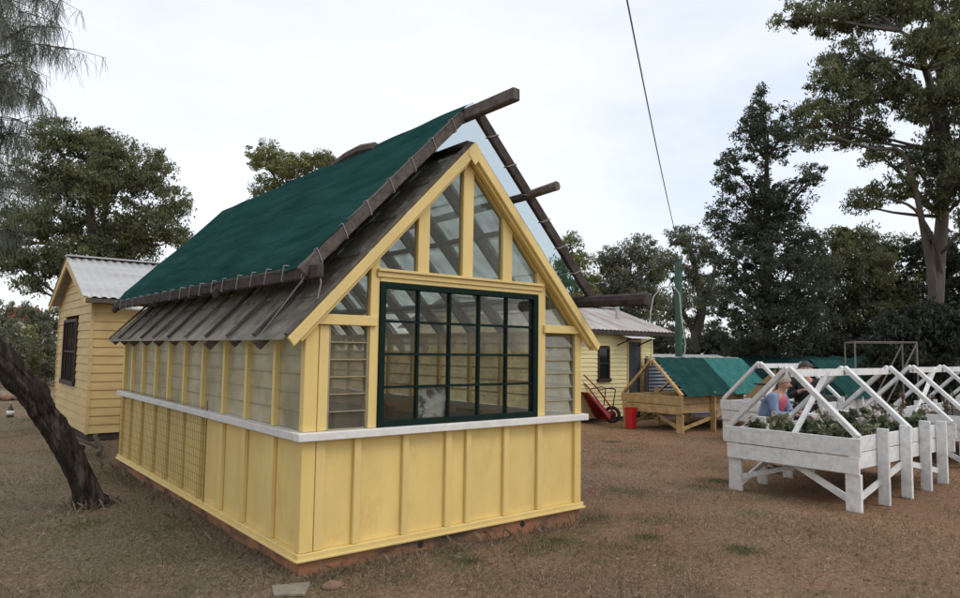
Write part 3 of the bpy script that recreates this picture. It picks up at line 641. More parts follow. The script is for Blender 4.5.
# ------------------------------------------------------------------ pale cottage behind on the right
HC = thing('cottage', 'pale yellow weatherboard cottage with rusty iron roof behind the greenhouse', 'cottage')
hx0, hx1, hy0, hy1, hez, hrz = 7.6, 12.95, 6.5, 10.0, 2.26, 2.98; hym = 8.25
wwin = (10.78, 11.22, 1.02, 1.84); dor = (11.92, 12.50, .06, 2.03)
boards(MB(), hx0, hx1-.02, .08, 2.28, hy0, 0, -1, [wwin, dor], .105).build('front_wall', 'pale_yellow', HC)
def lim2(z):
    if z < 2.26: return hy0+.02, hy1
    t = min(1, (z-2.26)/.72); return hy0+.02+(hym-hy0)*t, hy1-(hy1-hym)*t
boards(MB(), hy0+.02, hy1, .08, 2.92, hx1, 1, 1, [], .105, lim2).build('side_wall', 'pale_yellow', HC)
boards(MB(), hy0+.02, hy1, .08, 2.92, hx0, 1, -1, [], .105, lim2).build('side_wall', 'pale_yellow', HC)
MB().box(hx0, hx1, hy1-.05, hy1, .08, 2.3).build('back_wall', 'pale_yellow', HC)
MB().box(hx0+.01, hx1-.01, hy0+.01, hy1-.01, -.05, .078).build('stump_base', 'darkwood', HC)
for x in (hx1,): MB().box(hx1-.04, hx1+.03, hy0-.035, hy0+.04, .08, 2.24).build('corner_board', 'pale_yellow', HC)
wf = MB(); x0, x1, z0, z1 = wwin
wf.box(x0, x0+.045, hy0-.045, hy0+.02, z0, z1).box(x1-.045, x1, hy0-.045, hy0+.02, z0, z1).box(x0+.045, x1-.045, hy0-.045, hy0+.02, z1-.05, z1).box(x0-.03, x1+.03, hy0-.07, hy0+.02, z0-.05, z0+.03).box(x0+.045, x1-.045, hy0-.035, hy0+.01, 1.41, 1.44)
wn = wf.build('window', 'brownpaint', HC); MB().box(x0+.045, x1-.045, hy0-.01, hy0+.0, z0+.03, z1-.05).build('glass', 'darkglass', wn)
x0, x1, z0, z1 = dor
dm = MB(); dm.box(x0+.045, x1-.045, hy0-.012, hy0+.028, z0, z1-.045)
for k in range(5): dm.box(x0+.05+k*.098, x0+.05+k*.098+.09, hy0-.02, hy0-.0125, z0+.02, z1-.06)
dd = dm.build('door', 'darkgrey', HC)
MB().tube([(x0+.11, hy0-.02, 1.02), (x0+.11, hy0-.07, 1.02), (x0+.11, hy0-.075, 1.02)], [.012, .012, .028], 8).build('handle', 'steel', dd)
MB().box(x0, x0+.043, hy0-.04, hy0+.02, z0, z1).box(x1-.043, x1, hy0-.04, hy0+.02, z0, z1).box(x0+.045, x1-.045, hy0-.04, hy0+.02, z1-.043, z1).build('door_frame', 'weather_yellow', HC)
corrugated('awning', 'iron', HC, (11.42, hy0-.55, 2.06), (.98, 0, 0), (0, .5, .11), .06, .007, nv=2)
for x in (11.5, 12.32): MB().bar((x, hy0-.04, 1.88), (x, hy0-.5, 2.05), .03, .02).build('awning_bracket', 'brownpaint', HC)
hs = (hrz-hez)/(hym-hy0+.3)
corrugated('roof_sheet', 'iron_rust', HC, (hx0-.3, hy0-.3, hez), (hx1-hx0+.95, 0, 0), (0, hym-hy0+.3, hrz-hez), .15, .013)
corrugated('roof_sheet', 'iron_rust', HC, (hx0-.3, hy1+.3, hez), (hx1-hx0+.95, 0, 0), (0, hym-hy1-.3, hrz-hez))
MB().bar((hx0-.3, hym, hrz+.015), (hx1+.65, hym, hrz+.015), .03, .2).build('ridge_cap', 'iron', HC)
MB().box(hx0-.3, hx1+.64, hy0-.28, hy0-.255, hez-.11, hez-.012).build('fascia', 'darkwood', HC)
MB().tube([(12.4, 7.2, 2.5), (12.4, 7.2, 2.95)], .055, 8).build('vent_pipe', 'iron_rust', HC)

# corrugated iron fence and low roofs behind
FN = thing('corrugated_fence', 'grey corrugated iron fence panel beside the pale yellow cottage', 'fence')
P0, P1 = Vector((12.46, 6.22, 0)), Vector((15.6, 5.5, 0))
corrugated('iron_sheet', 'iron_grey', FN, P0+Vector((0, 0, .03)), (0, 0, 1.5), P1-P0, .09, .014, nv=6)
for k in (0, .5, 1):
    c = P0.lerp(P1, k); MB().box(c.x-.04, c.x+.04, c.y+.03, c.y+.1, -.05, 1.56).build('post', 'greywood', FN)
MB().bar(P0+Vector((0, .06, 1.59)), P1+Vector((0, .06, 1.59)), .04, .12).build('top_rail', 'palepipe', FN)
LR = thing('lean_to', 'low pale iron lean to roof on posts behind the corrugated fence', 'lean-to')
c0, c1 = Vector((17.0, 10.2, 0)), Vector((19.7, 8.1, 0)); dl = c1-c0; pr = Vector((dl.y, -dl.x, 0)).normalized()*-1.6
corrugated('roof_sheet', 'iron', LR, c0+Vector((0, 0, 1.50)), dl, pr+Vector((0, 0, .16)), .1, .012, nv=2)
MB().bar(c0+Vector((0, 0, 1.44)), c1+Vector((0, 0, 1.44)), .08, .04).build('beam', 'greywood', LR)
for k in (0.01, .33, .66, .99):
    for q, hh in ((0, 1.39), (.95, 1.6)):
        c = c0+dl*k+pr*q; MB().box(c.x-.04, c.x+.04, c.y-.04, c.y+.04, -.05, hh).build('post', 'greywood', LR)
# green pole with conduit
gp = ground_at(679, 22); GP = thing('green_pole', 'square green power pole with curved pale conduit behind the yellow planter', 'pole', gp)
mb = MB(); mb.box(-.088, .088, -.088, .088, -.1, 4.68).box(-.10, .10, -.10, .10, 4.68, 4.74); mb.build('post', 'greenpole', GP, bevel=.01)
side = Vector((rt.x, rt.y, 0)).normalized()
cp = [(-.95, 1.6), (-.95, 3.0), (-.85, 3.5), (-.6, 3.8), (-.2, 3.86), (-.02, 3.6), (.03, 2.9), (.16, 2.0), (.1, 1.5), (-.25, 1.35)]
MB().tube([side*a+Vector((0, 0, z))-fw*.17 for a, z in cp], .02, 6).build('conduit', 'palepipe', GP, True)
MB().bar(side*-.05+Vector((0, 0, 4.5))-fw*.12, side*.45+Vector((0, 0, 4.5))-fw*.12, .07, .05).build('bracket', 'greywood', GP)
MB().lathe([(.03, 0), (.05, .03), (.03, .06), (.05, .09), (.02, .13)], (side.x*.1, side.y*.1, 4.74), 8).build('insulator', 'palepipe', GP)
top = gp+Vector((side.x*.1, side.y*.1, 4.85))
near = at(627, 0, 7.0); n2 = at(610, -110, 4.5)
pts = [top]; 
for k in range(1, 25):
    t = k/24; p = top.lerp(near, t); p.z -= .55*4*t*(1-t)*.35; pts.append(p)
ext = (near-top).normalized(); pts += [near+Vector((ext.x, ext.y, ext.z))*3, near+ext*9]
tag(MB().tube(pts, .009, 6).build('overhead_wire', 'steel', smooth=True), 'overhead power wire running from the green pole up across the sky', 'wire')

# ------------------------------------------------------------------ seed bed planters
def planter(label, loc, length, nside, material, frames, group, brace=True, width=1.6, legx=None, end_z=(.39, .56), rw=.085):
    t = thing('raised_planter', label, 'planter', loc, group); m = material
    Wd = width; H = .785
    # local: x along, y 0 (far) .. -Wd (near)
    MB().box(-.012, .02, -Wd-.02, .02, .585, H).build('end_board', m, t, bevel=.005)
    MB().box(-.002, .028, -Wd+.0, .0, .39, .575).build('end_board', m, t, bevel=.005)
    MB().box(length-.02, length+.012, -Wd-.02, .02, .585, H).build('end_board', m, t, bevel=.005)
    MB().box(length-.028, length, -Wd, .0, .39, .575).build('end_board', m, t, bevel=.005)
    for yy, o in ((-Wd+.125, -1), (-.125, 1)):
        y0_, y1_ = (yy-.015, yy+.012) if o < 0 else (yy-.012, yy+.015)
        MB().box(.03, length-.03, y0_, y1_, .60, H-.01).build('side_board', m, t, bevel=.005)
        MB().box(.03, length-.03, y0_+.002, y1_-.002, .41, .592).build('side_board', m, t, bevel=.005)
        for k in range(nside+1):
            x = legx[k] if legx else length*k/nside
            if k == 0: b = (0, 0, -Wd-.01 if o < 0 else -.18, -Wd+.18 if o < 0 else .01); MB().box(.03, .085, b[2]+.012, b[3]-.012, -.04, .388).build('leg', m, t, bevel=.005); continue
            th = .05; e = .125
            MB().box(x-th/2, x+th/2, yy-.017-e if o < 0 else yy+.017, yy-.017 if o < 0 else yy+.017+e, -.04, H+.07+rng.uniform(-.02, .02)).build('leg', m, t, bevel=.005)
    MB().box(.03, length-.03, -Wd+.14, -.14, .60, .63).build('bed_floor', 'soil', t)
    for k in range(nside):
        x0_, x1_ = length*k/nside, length*(k+1)/nside
    MB().bar((.10, -Wd+.10, .07), (length*.5, -Wd+.10, .38), .07, .03, (0, 0, 1)).build('brace', m, t)
    MB().bar((length*.5, -Wd+.10, .38), (length-.05, -Wd+.10, .10), .07, .03, (0, 0, 1)).build('brace', m, t)
    MB().bar((.105, -Wd*.52, .40), (.105, -Wd+.16, .09), .075, .03, (0, 0, 1)).build('brace', m, t)
    MB().bar((.10, -.10, .05), (length*.35, -.1, .38), .07, .03, (0, 0, 1)).build('brace', m, t)
    MB().bar((.12, -.10, .14), (.9, -.9, .39), .06, .03, (0, 0, 1)).build('brace', m, t)
    ymid = -Wd/2; RZ = 1.545
    for x in frames:
        for s, yy in ((-1, -Wd+.02), (1, -.02)):
            MB().bar((x+.002*s, ymid+s*.012, RZ), (x+.002*s, yy, H+.012), .055 if rw < .09 else rw, rw, (1, 0, 0) if False else (0, s, 1)).build('rafter', m, t, bevel=.004)
    MB().box(frames[0]-.05, frames[-1]+.05, ymid-.018, ymid+.018, RZ-.11, RZ-.02).build('ridge_board', m, t)
    if brace:
        MB().bar((frames[0]+.06, ymid-.03, H-.02), (frames[0]+1.0, ymid-.02, RZ-.03), .06, .03, (0, 1, 0)).build('ridge_brace', m, t)
    return t
WG = 'white A framed seedling planters'
PA = planter('nearest white raised planter with open A frames and leafy seedlings', (5.78, -.05, 0), 3.1, 4, 'white', [.05, 1.55, 3.05], WG, legx=[0, .78, 1.47, 2.12, 2.72])
PB = planter('white raised planter with brown hessian end panel, behind the leafy nearest planter', (10.3, 2.8, 0), 3.6, 4, 'white', [.05, 1.8, 3.55], WG)
PC = planter('white raised planter with tall thin stems at the right edge of the yard', (10.3, .16, 0), 4.2, 5, 'white', [.05, 1.45, 2.85, 4.15], WG)
PD = planter('far white raised planter beyond the tall stemmed planter', (15.6, .3, 0), 3.6, 4, 'white', [.05, 1.8, 3.55], WG)
PY = planter('yellow pine raised planter with green shade cloth draped on its A frame', (10.3, 5.33, 0), 3.75, 3, 'pine', [.05, 2.0, 3.7], 'pine A framed seedling planters', brace=False)
# cloths on the pine planter
def drape(parent, x0, x1, m, y0, z0, y1, z1, name='shade_cloth', label=None):
    n, k = 10, 12; P = []
    for i in range(n+1):
        for j in range(k+1):
            u, v = i/n, j/k; P.append((x0+(x1-x0)*v, y0+(y1-y0)*u, z0+(z1-z0)*u+.045-.03*math.sin(math.pi*u)*abs(math.sin(v*math.pi))+.008*math.sin(j*2.1+i)))
    q = [(i*(k+1)+j, i*(k+1)+j+1, (i+1)*(k+1)+j+1, (i+1)*(k+1)+j) for i in range(n) for j in range(k)]
    a = np.array(P); b = a-np.array((0, 0, .004)); q = np.array(q)
    o = np_mesh(name, np.concatenate([a, b]), np.concatenate([q, q[:, ::-1]+len(a)]), m, parent=parent, smooth=True)
    if label: o['label'] = label
drape(PY, .12, 2.0, 'cloth', -.8, 1.56, -1.68, .74, label='dark green shade cloth'); drape(PY, 2.02, 3.75, 'cloth_pale', -.8, 1.55, -1.68, .74, label='faded pale green shade cloth')
drape(PY, 2.1, 3.7, 'cloth', -.8, 1.555, .06, .76)
MB().bar((.9, -.35, .79), (1.5, -.8, 1.5), .06, .03, (1, 0, 0)).build('brace', 'pine', PY)
MB().prism([(.09, -1.5, .80), (.09, -.1, .80), (.09, -.8, 1.42)], (.01, 0, 0)).build('hessian_panel', 'hessian', PB) if False else None
MB().prism([(.75, -.06, .80), (.75, -.8, 1.46), (.75, -1.5, .80)], (.012, 0, 0)).build('hessian_panel', 'hessian', PB)
MB().box(.735, .748, -.83, -.77, .8, 1.46).box(.735, .748, -1.3, -.3, 1.08, 1.11).build('panel_batten', 'darkwood', PB)
drape(PB, 2.1, 3.55, 'cloth', -.8, 1.56, -1.62, .78); drape(PB, 2.1, 3.55, 'cloth', -.8, 1.56, .0, .78)

# tubs on planter B and trays
for k, (x, y) in enumerate(((10.55, 1.45), (10.85, 1.5), (11.15, 1.4), (10.6, 2.0))):
    t = thing('plant_tub', ['white round tub at the front of the hessian planter', 'white round tub second along the hessian planter', 'white round tub third along the hessian planter', 'white round tub alone under the hessian A frame'][k], 'tub', (x, y, .63), 'white tubs in the hessian planter')
    MB().lathe([(.09, 0), (.115, .2), (.125, .2), (.125, .225), (.105, .225), (.1, .1)], (0, 0, 0)).build('tub_body', 'whiteplastic', t, True)
for k, (x, y) in enumerate(((7.5, -.35), (7.85, -.30), (8.2, -.34), (8.5, -.28))):
    t = thing('plant_tub', 'white round tub number %s from the left along the back of the leafy planter' % ['one', 'two', 'three', 'four'][k], 'tub', (x, y, .63), 'white tubs in the leafy planter')
    MB().lathe([(.09, 0), (.115, .22), (.125, .22), (.125, .25), (.105, .25), (.1, .1)], (0, 0, 0)).build('tub_body', 'whiteplastic', t, True)

# ------------------------------------------------------------------ foliage
M['leaf_olive'] = tint_mat('olive_leaf', (.135, .155, .082))
M['leaf_dark'] = tint_mat('dark_leaf', (.076, .096, .062))
M['leaf_bright'] = tint_mat('fresh_leaf', (.19, .21, .09))
M['leaf_grey'] = tint_mat('grey_green_leaf', (.14, .158, .105))
M['leaf_cypress'] = tint_mat('shaded_leaf', (.036, .046, .031), transl=.2)  # shade under the background trees put into a darker leaf colour
M['leaf_plant'] = tint_mat('seedling_leaf', (.13, .15, .085), .45)
M['leaf_pale'] = tint_mat('pale_leaf', (.26, .27, .16))
M['petal'] = tint_mat('pale_petal', (.62, .56, .52), .5)
M['needle'] = tint_mat('grey_needle', (.15, .168, .125), .7, .3)
def leaf_quads(centres, tints, size, aspect=.4, droop=.5, per=20, spread=.3, seed=0, flat=.7):
    g = np.random.default_rng(seed); C = np.repeat(centres, per, 0); T = np.repeat(tints, per, 0); n = len(C)
    off = g.normal(size=(n, 3)); off /= np.linalg.norm(off, axis=1, keepdims=True)+1e-9; off *= (g.random((n, 1))**.45)*np.repeat(spread, per, 0).reshape(-1, 1) if np.ndim(spread) else (g.random((n, 1))**.45)*spread
    off[:, 2] *= flat
    P = C+off
    d = g.normal(size=(n, 3)); d[:, 2] -= droop*2; d /= np.linalg.norm(d, axis=1, keepdims=True)
    b = np.cross(d, g.normal(size=(n, 3))); b /= np.linalg.norm(b, axis=1, keepdims=True)+1e-9
    s = size*(g.uniform(.45, 1.6, (n, 1)))
    l, w_ = d*s, b*s*aspect*.5
    v = np.stack([P-l*.5, P+w_, P+l*.5, P-w_], 1).reshape(-1, 3)
    f = np.arange(4*n).reshape(-1, 4); t = np.repeat(T*g.uniform(.8, 1.2, (n, 1)), 4, 0)
    return v, f, t
def tree(name, label, cat, px, depth, blobs, leafm, barkm, lsize=.3, per=22, clus=1.0, seed=0, trunk=None, tr=.25, group=None, droop=.6, aspect=.34, grow=1.16, spread=.55, tintvar=.35, warm=(1.15, 1.0, .8), flat=.75, limbs=True, fill=.72):
    g = np.random.default_rng(seed); q = random.Random(seed); sc_ = depth/FPX
    base = ground_at(px, depth); T = thing(name, label, cat, base, group)
    hor = Vector((fw.x, fw.y, 0)).normalized()
    C = []; tips = []; rad = []; lsize = lsize*.68; per = int(per*2.6)
    for k, b in enumerate(blobs):
        bx, by, rx, ry = b[:4]; rx, ry = rx*grow, ry*grow; dd = b[4] if len(b) > 4 else q.uniform(-.5, .5)*rx*sc_*1.2
        c = at(bx, by, depth)-base+hor*dd; r = Vector((rx*sc_, (rx+ry)/2*sc_, ry*sc_))
        tips.append(c); nc = max(5, int(3.14*rx*ry*sc_*sc_*4.2*clus/(.5*lsize*lsize*aspect)/per))
        o = g.normal(size=(nc, 3)); o /= np.linalg.norm(o, axis=1, keepdims=True); o *= g.uniform(.25, 1, (nc, 1))**fill
        side = np.array(rt); O = o[:, :1]*side*r.x+o[:, 1:2]*np.array(hor)*r.y+o[:, 2:]*np.array((0, 0, 1))*r.z
        C.append(np.array(c)+O); rad.append(nc)
    C = np.concatenate(C); C[:, 2] = np.maximum(C[:, 2], .15)
    tt = g.uniform(1-tintvar*.8, 1+tintvar, (len(C), 1))*np.ones((1, 3)); ww = g.random((len(C), 1))**2; tt = tt*(1-ww+ww*np.array(warm))
    sp = spread*.62*g.uniform(.4, 1.35, len(C))
    v, f, t = leaf_quads(C, tt, lsize, aspect, droop, per, sp, seed+1, flat)
    np_mesh('crown', v, f, leafm, t, T)
    tb = MB()
    if trunk: tp = [at(a, b, depth)-base+hor*(c if True else 0) for a, b, c in trunk[0]]; trd = trunk[1]
    else:
        zt = max(c.z for c in tips); mx = sum((c for c in tips), Vector())/len(tips)
        tp = [Vector((0, 0, -.2)), Vector((0, 0, zt*.2))+Vector((q.uniform(-.2, .2), q.uniform(-.2, .2), 0)), mx*.5+Vector((0, 0, zt*.2)), Vector((mx.x, mx.y, zt*.8))]
        trd = [tr*1.2, tr, tr*.7, tr*.3]
    tb.tube(*smooth_path(tp, trd), 10, jit=.05)
    if trunk and len(trunk) > 2:
        for pth, rr in trunk[2]: tb.tube(*smooth_path([at(a, b, depth)-base+hor*c+Vector((0, 0, q.uniform(-.12, .12))) for a, b, c in pth], rr), 8, jit=.05)
    if limbs:
        i0 = 0
        for c, nc in zip(tips, rad):
            best = min(range(1, len(tp)), key=lambda i: (tp[i]-c).length+ (3 if tp[i].z > c.z-.1 else 0)); s0 = tp[best] if tp[best].z < c.z+.5 else tp[max(0, best-1)]
            mid = s0.lerp(c, .5)+Vector((q.uniform(-1, 1), q.uniform(-1, 1), q.uniform(-.2, 1)))*(c-s0).length*.1
            r1 = max(.025, tr*.32); tb.tube([s0, s0.lerp(mid, .5)+Vector((0, 0, -.03)), mid, c], [r1, r1*.85, r1*.6, r1*.3], 6)
            for j in range(min(7, nc)):
                e = Vector(C[i0+j*max(1, nc//7) if i0+j*max(1, nc//7) < i0+nc else i0]); sp_ = mid.lerp(c, q.uniform(.1, .9)); m2 = sp_.lerp(e, .5)+Vector((q.uniform(-1, 1), q.uniform(-1, 1), q.uniform(-1, 1)))*.12*(e-sp_).length
                tb.tube([sp_, m2, e], [r1*.4, r1*.28, r1*.1], 4, cap=False)
            i0 += nc
    tb.build('trunk', barkm, T, True)
    return T
GT = 'trees behind the yard'
tree('gum_tree', 'big round olive green tree behind the left weatherboard shed', 'tree', 100, 34,
     [(58, 140, 20, 18), (90, 145, 22, 18), (118, 158, 20, 18), (36, 180, 22, 22), (75, 180, 28, 24), (115, 190, 28, 24), (156, 176, 18, 24), (172, 205, 13, 17), (150, 225, 26, 17), (180, 236, 12, 10), (100, 230, 34, 20), (55, 222, 30, 20), (18, 222, 20, 20), (14, 258, 18, 14), (45, 262, 20, 16), (90, 255, 30, 14), (130, 250, 24, 12), (2, 240, 12, 18), (30, 285, 14, 8)],
     'leaf_olive', 'bark', .22, 26, 1.15, 3, grow=1.2, tr=.4, spread=.7, warm=(1.15, 1.0, .8), tintvar=.4)
tree('gum_tree', 'yellowish green gum treetop showing above the shade cloth ridge', 'tree', 290, 42,
     [(266, 156, 18, 13), (300, 162, 17, 12), (325, 160, 13, 9), (265, 188, 14, 12), (295, 188, 20, 14), (258, 205, 9, 8), (283, 172, 12, 10), (320, 190, 18, 16), (290, 230, 30, 25)],
     'leaf_bright', 'bark_pale', .24, 22, 1.2, 5, grow=1.2, tr=.3, spread=.65, droop=.3)
tree('gum_tree', 'slim green tree rising just behind the canopy right rafter', 'tree', 577, 40,
     [(570, 245, 9, 12), (580, 262, 11, 14), (588, 285, 12, 14), (565, 275, 12, 20), (575, 310, 18, 20)], 'leaf_bright', 'bark', .25, 22, .9, 6, tr=.2, spread=.6)
tree('gum_tree', 'grey green gum tree standing behind the pale cottage', 'tree', 628, 43,
     [(612, 262, 16, 14), (636, 253, 18, 14), (655, 266, 14, 16), (622, 285, 22, 20), (645, 298, 24, 20), (608, 308, 22, 24), (640, 335, 30, 22), (602, 340, 16, 16)], 'leaf_grey', 'bark_pale', .25, 24, 1, 7, tr=.3, spread=.7)
tree('gum_tree', 'grey green gum tree with pale forked limbs behind the green pole', 'tree', 692, 38,
     [(680, 240, 17, 12), (702, 252, 16, 16), (668, 262, 15, 14), (692, 280, 20, 16), (712, 292, 16, 18), (678, 308, 20, 18), (700, 335, 24, 18)], 'leaf_grey', 'bark_pale', .24, 22, .75, 8,
     trunk=([(694, 368, 0), (696, 335, 0), (702, 305, 0), (698, 275, .3), (690, 250, 0)], [.35, .3, .25, .18, .08], [([(702, 305, 0), (712, 280, 0), (716, 262, 0)], [.16, .12, .06]), ([(696, 335, 0), (682, 310, 0), (672, 285, 0)], [.16, .12, .05])]), tr=.25, spread=.65)
tree('wattle_tree', 'tall narrow dark feathery tree standing between the cottage and the gum', 'tree', 768, 30,
     [(760, 100, 12, 11), (764, 122, 18, 13), (745, 135, 16, 12), (735, 160, 15, 11), (765, 152, 22, 16), (793, 130, 15, 13), (815, 168, 10, 6), (724, 186, 12, 7), (752, 190, 26, 17), (785, 200, 22, 16), (803, 180, 12, 6), (718, 214, 9, 6), (740, 225, 26, 18), (775, 240, 32, 24), (808, 245, 16, 18), (735, 265, 30, 22), (775, 280, 42, 30), (740, 310, 36, 28), (785, 320, 42, 30), (815, 290, 18, 28), (760, 345, 50, 18), (775, 215, 26, 18)],
     'leaf_dark', 'bark', .18, 26, .62, 9, grow=1.34, aspect=.4, tr=.26, spread=.5, tintvar=.3, droop=.2, warm=(1.1, 1, .9))
tree('gum_tree', 'tall spreading gum with pale bent trunk at the right edge', 'tree', 934, 24,
     [(800, 14, 14, 12), (833, 20, 24, 16), (868, 15, 26, 18), (905, 10, 24, 16), (940, 25, 20, 22), (952, 65, 14, 18), (856, 60, 28, 20), (826, 82, 20, 12), (880, 85, 32, 22), (845, 105, 26, 18), (812, 116, 18, 16), (818, 138, 12, 9), (870, 126, 28, 15), (905, 108, 22, 20), (884, 152, 16, 10), (868, 195, 16, 11), (856, 205, 9, 8), (898, 186, 14, 14), (948, 150, 20, 30), (938, 190, 18, 22), (915, 160, 14, 14), (975, 40, 25, 40), (985, 130, 30, 50), (890, -25, 50, 22), (830, -20, 30, 14), (955, -20, 40, 25), (780, 20, 6, 6), (935, 105, 22, 20, -1.6), (948, 140, 20, 26, -1.8), (935, 175, 20, 24, -1.7), (915, 60, 20, 18, -1.5), (955, 190, 18, 30, -1.6), (945, 230, 16, 22, -1.5), (895, 60, 18, 16, -1), (960, 95, 20, 24, 1)],
     'leaf_olive', 'bark_pale', .18, 26, .92, 10, grow=1.2,
     trunk=([(934, 372, 0), (935, 335, 0), (936, 300, 0), (942, 255, .2), (948, 215, .3), (946, 150, .2), (936, 110, 0), (922, 72, -.2), (910, 48, -.3), (893, 36, -.4)], [.31, .27, .25, .225, .2, .17, .14, .11, .08, .045],
            [([(947, 200, .3), (958, 150, .6), (957, 80, .8), (949, 20, .8), (945, -30, 1)], [.17, .15, .13, .11, .07]),
             ([(936, 318, 0), (930, 280, -.1), (919, 236, -.3), (906, 192, -.5), (890, 156, -.6), (862, 153, -.8), (828, 149, -1), (806, 144, -1.1)], [.2, .15, .11, .09, .07, .055, .04, .02]),
             ([(936, 110, 0), (905, 88, -.2), (880, 70, -.4), (850, 55, -.5)], [.12, .09, .07, .04]),
             ([(941, 275, 0), (928, 248, -.4), (900, 215, -.8), (872, 205, -1)], [.1, .08, .05, .03])]), tr=.22, spread=.5, droop=.7, warm=(1.12, 1.0, .8), tintvar=.4)
tree('bushy_tree', 'bushy olive tree filling the gap left of the gum trunk', 'tree', 850, 33,
     [(836, 243, 18, 16), (860, 238, 20, 14), (886, 248, 18, 16), (825, 270, 18, 20), (855, 270, 28, 22), (890, 280, 28, 24), (868, 308, 38, 24), (835, 315, 28, 24), (850, 345, 40, 18)], 'leaf_olive', 'bark', .23, 26, 1.1, 12, tr=.25, spread=.65, tintvar=.35)
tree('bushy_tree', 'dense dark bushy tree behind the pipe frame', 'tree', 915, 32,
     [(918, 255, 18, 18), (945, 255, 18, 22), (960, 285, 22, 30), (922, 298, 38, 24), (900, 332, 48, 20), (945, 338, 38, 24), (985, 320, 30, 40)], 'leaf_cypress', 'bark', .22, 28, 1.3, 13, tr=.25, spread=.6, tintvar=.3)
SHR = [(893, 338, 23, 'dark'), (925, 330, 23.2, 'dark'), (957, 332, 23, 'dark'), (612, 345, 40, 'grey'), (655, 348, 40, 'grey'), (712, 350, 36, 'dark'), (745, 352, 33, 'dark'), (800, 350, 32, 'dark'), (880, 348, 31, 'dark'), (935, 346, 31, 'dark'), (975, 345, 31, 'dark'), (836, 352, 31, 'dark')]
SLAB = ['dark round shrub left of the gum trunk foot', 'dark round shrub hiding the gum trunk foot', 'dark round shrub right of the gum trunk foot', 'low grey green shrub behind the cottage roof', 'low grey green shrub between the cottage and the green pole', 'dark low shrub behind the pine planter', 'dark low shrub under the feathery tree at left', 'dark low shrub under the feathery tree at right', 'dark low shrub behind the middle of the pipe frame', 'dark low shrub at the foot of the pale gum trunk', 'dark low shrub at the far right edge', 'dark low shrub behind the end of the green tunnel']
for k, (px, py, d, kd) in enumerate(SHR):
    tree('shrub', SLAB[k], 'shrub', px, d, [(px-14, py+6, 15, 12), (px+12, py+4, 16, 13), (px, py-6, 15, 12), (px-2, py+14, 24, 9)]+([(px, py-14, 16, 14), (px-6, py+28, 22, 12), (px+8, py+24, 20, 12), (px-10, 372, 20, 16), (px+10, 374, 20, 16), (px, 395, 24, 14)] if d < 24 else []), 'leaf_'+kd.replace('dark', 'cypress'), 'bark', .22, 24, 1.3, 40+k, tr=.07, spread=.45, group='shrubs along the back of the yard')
LS = [(14, 345, 12, 20, 27, 'leaf_grey', 'tall grey green shrub left of the leaning trunk top'), (32, 355, 13, 25, 29, 'leaf_bright', 'yellow green shrub between the leaning trunk and the shed'), (48, 352, 11, 26, 28, 'leaf_grey', 'grey green shrub against the shed back corner'), (-12, 345, 18, 30, 30, 'leaf_grey', 'grey green shrub outside the left edge')]
for k, (px, py, rx, ry, d, lm, lb) in enumerate(LS):
    tree('shrub', lb, 'shrub', px, d, [(px-3, py-8, rx*.7, ry*.5), (px+4, py+4, rx*.8, ry*.6), (px, py+18, rx, ry*.5), (px-2, py-20, rx*.5, ry*.35)], lm, 'bark', .16, 20, .9, 60+k, tr=.05, spread=.35, group='shrubs by the left shed')
for k, (px, py, rx, ry, d) in enumerate([(-30, 318, 25, 16, 70), (4, 313, 12, 13, 75), (40, 315, 17, 12, 72), (90, 316, 25, 14, 70), (150, 316, 25, 14, 75)]):
    tree('distant_tree', ['distant tree beyond the left edge', 'distant tree left of the red roof', 'distant tree right of the red roof', 'distant tree hidden behind the shed gable', 'distant tree hidden behind the greenhouse'][k], 'tree', px, d, [(px-8, py, rx*.7, ry), (px+8, py+3, rx*.7, ry), (px, py+16, rx, ry)], 'leaf_grey', 'bark', .5, 22, .8, 70+k, tr=.2, spread=1.0, group='distant trees on the left')
for k, (px, py, rx, ry, d) in enumerate([(1010, 250, 40, 70, 36), (1080, 270, 50, 70, 34), (-120, 240, 50, 60, 36)]):
    tree('bushy_tree', ['bushy tree beyond the right edge of the yard', 'second bushy tree beyond the right edge of the yard', 'bushy tree beyond the left edge of the yard'][k], 'tree', px, d, [(px-20, py, rx*.7, ry*.6), (px+20, py-10, rx*.7, ry*.6), (px, py+50, rx, ry*.7)], 'leaf_olive', 'bark', .4, 20, .6, 80+k, tr=.25, spread=.8)
# red roofed house far away
hb = ground_at(22, 85); RH = thing('house', 'distant house with red roof seen above the left shrubs', 'house', hb)
RH.scale = (.62, .62, .9)
MB().box(-3, 3, -3, 3, -.1, 5.2).build('wall', 'cream', RH)
MB().prism([(-3.6, -3.4, 5.2), (3.6, -3.4, 5.2), (2.4, 0, 7.0), (-2.4, 0, 7.0)], (0, .02, 0)).prism([(-3.6, -3.4, 5.2), (-3.6, 3.4, 5.2), (3.6, 3.4, 5.2), (3.6, -3.4, 5.2)], (0, 0, .03)).add([(-3.6, -3.4, 5.2), (3.6, -3.4, 5.2), (3.6, 3.4, 5.2), (-3.6, 3.4, 5.2), (-2.4, 0, 7), (2.4, 0, 7)], [(0, 1, 5, 4), (1, 2, 5), (2, 3, 4, 5), (3, 0, 4)]).build('roof', 'redroof', RH)

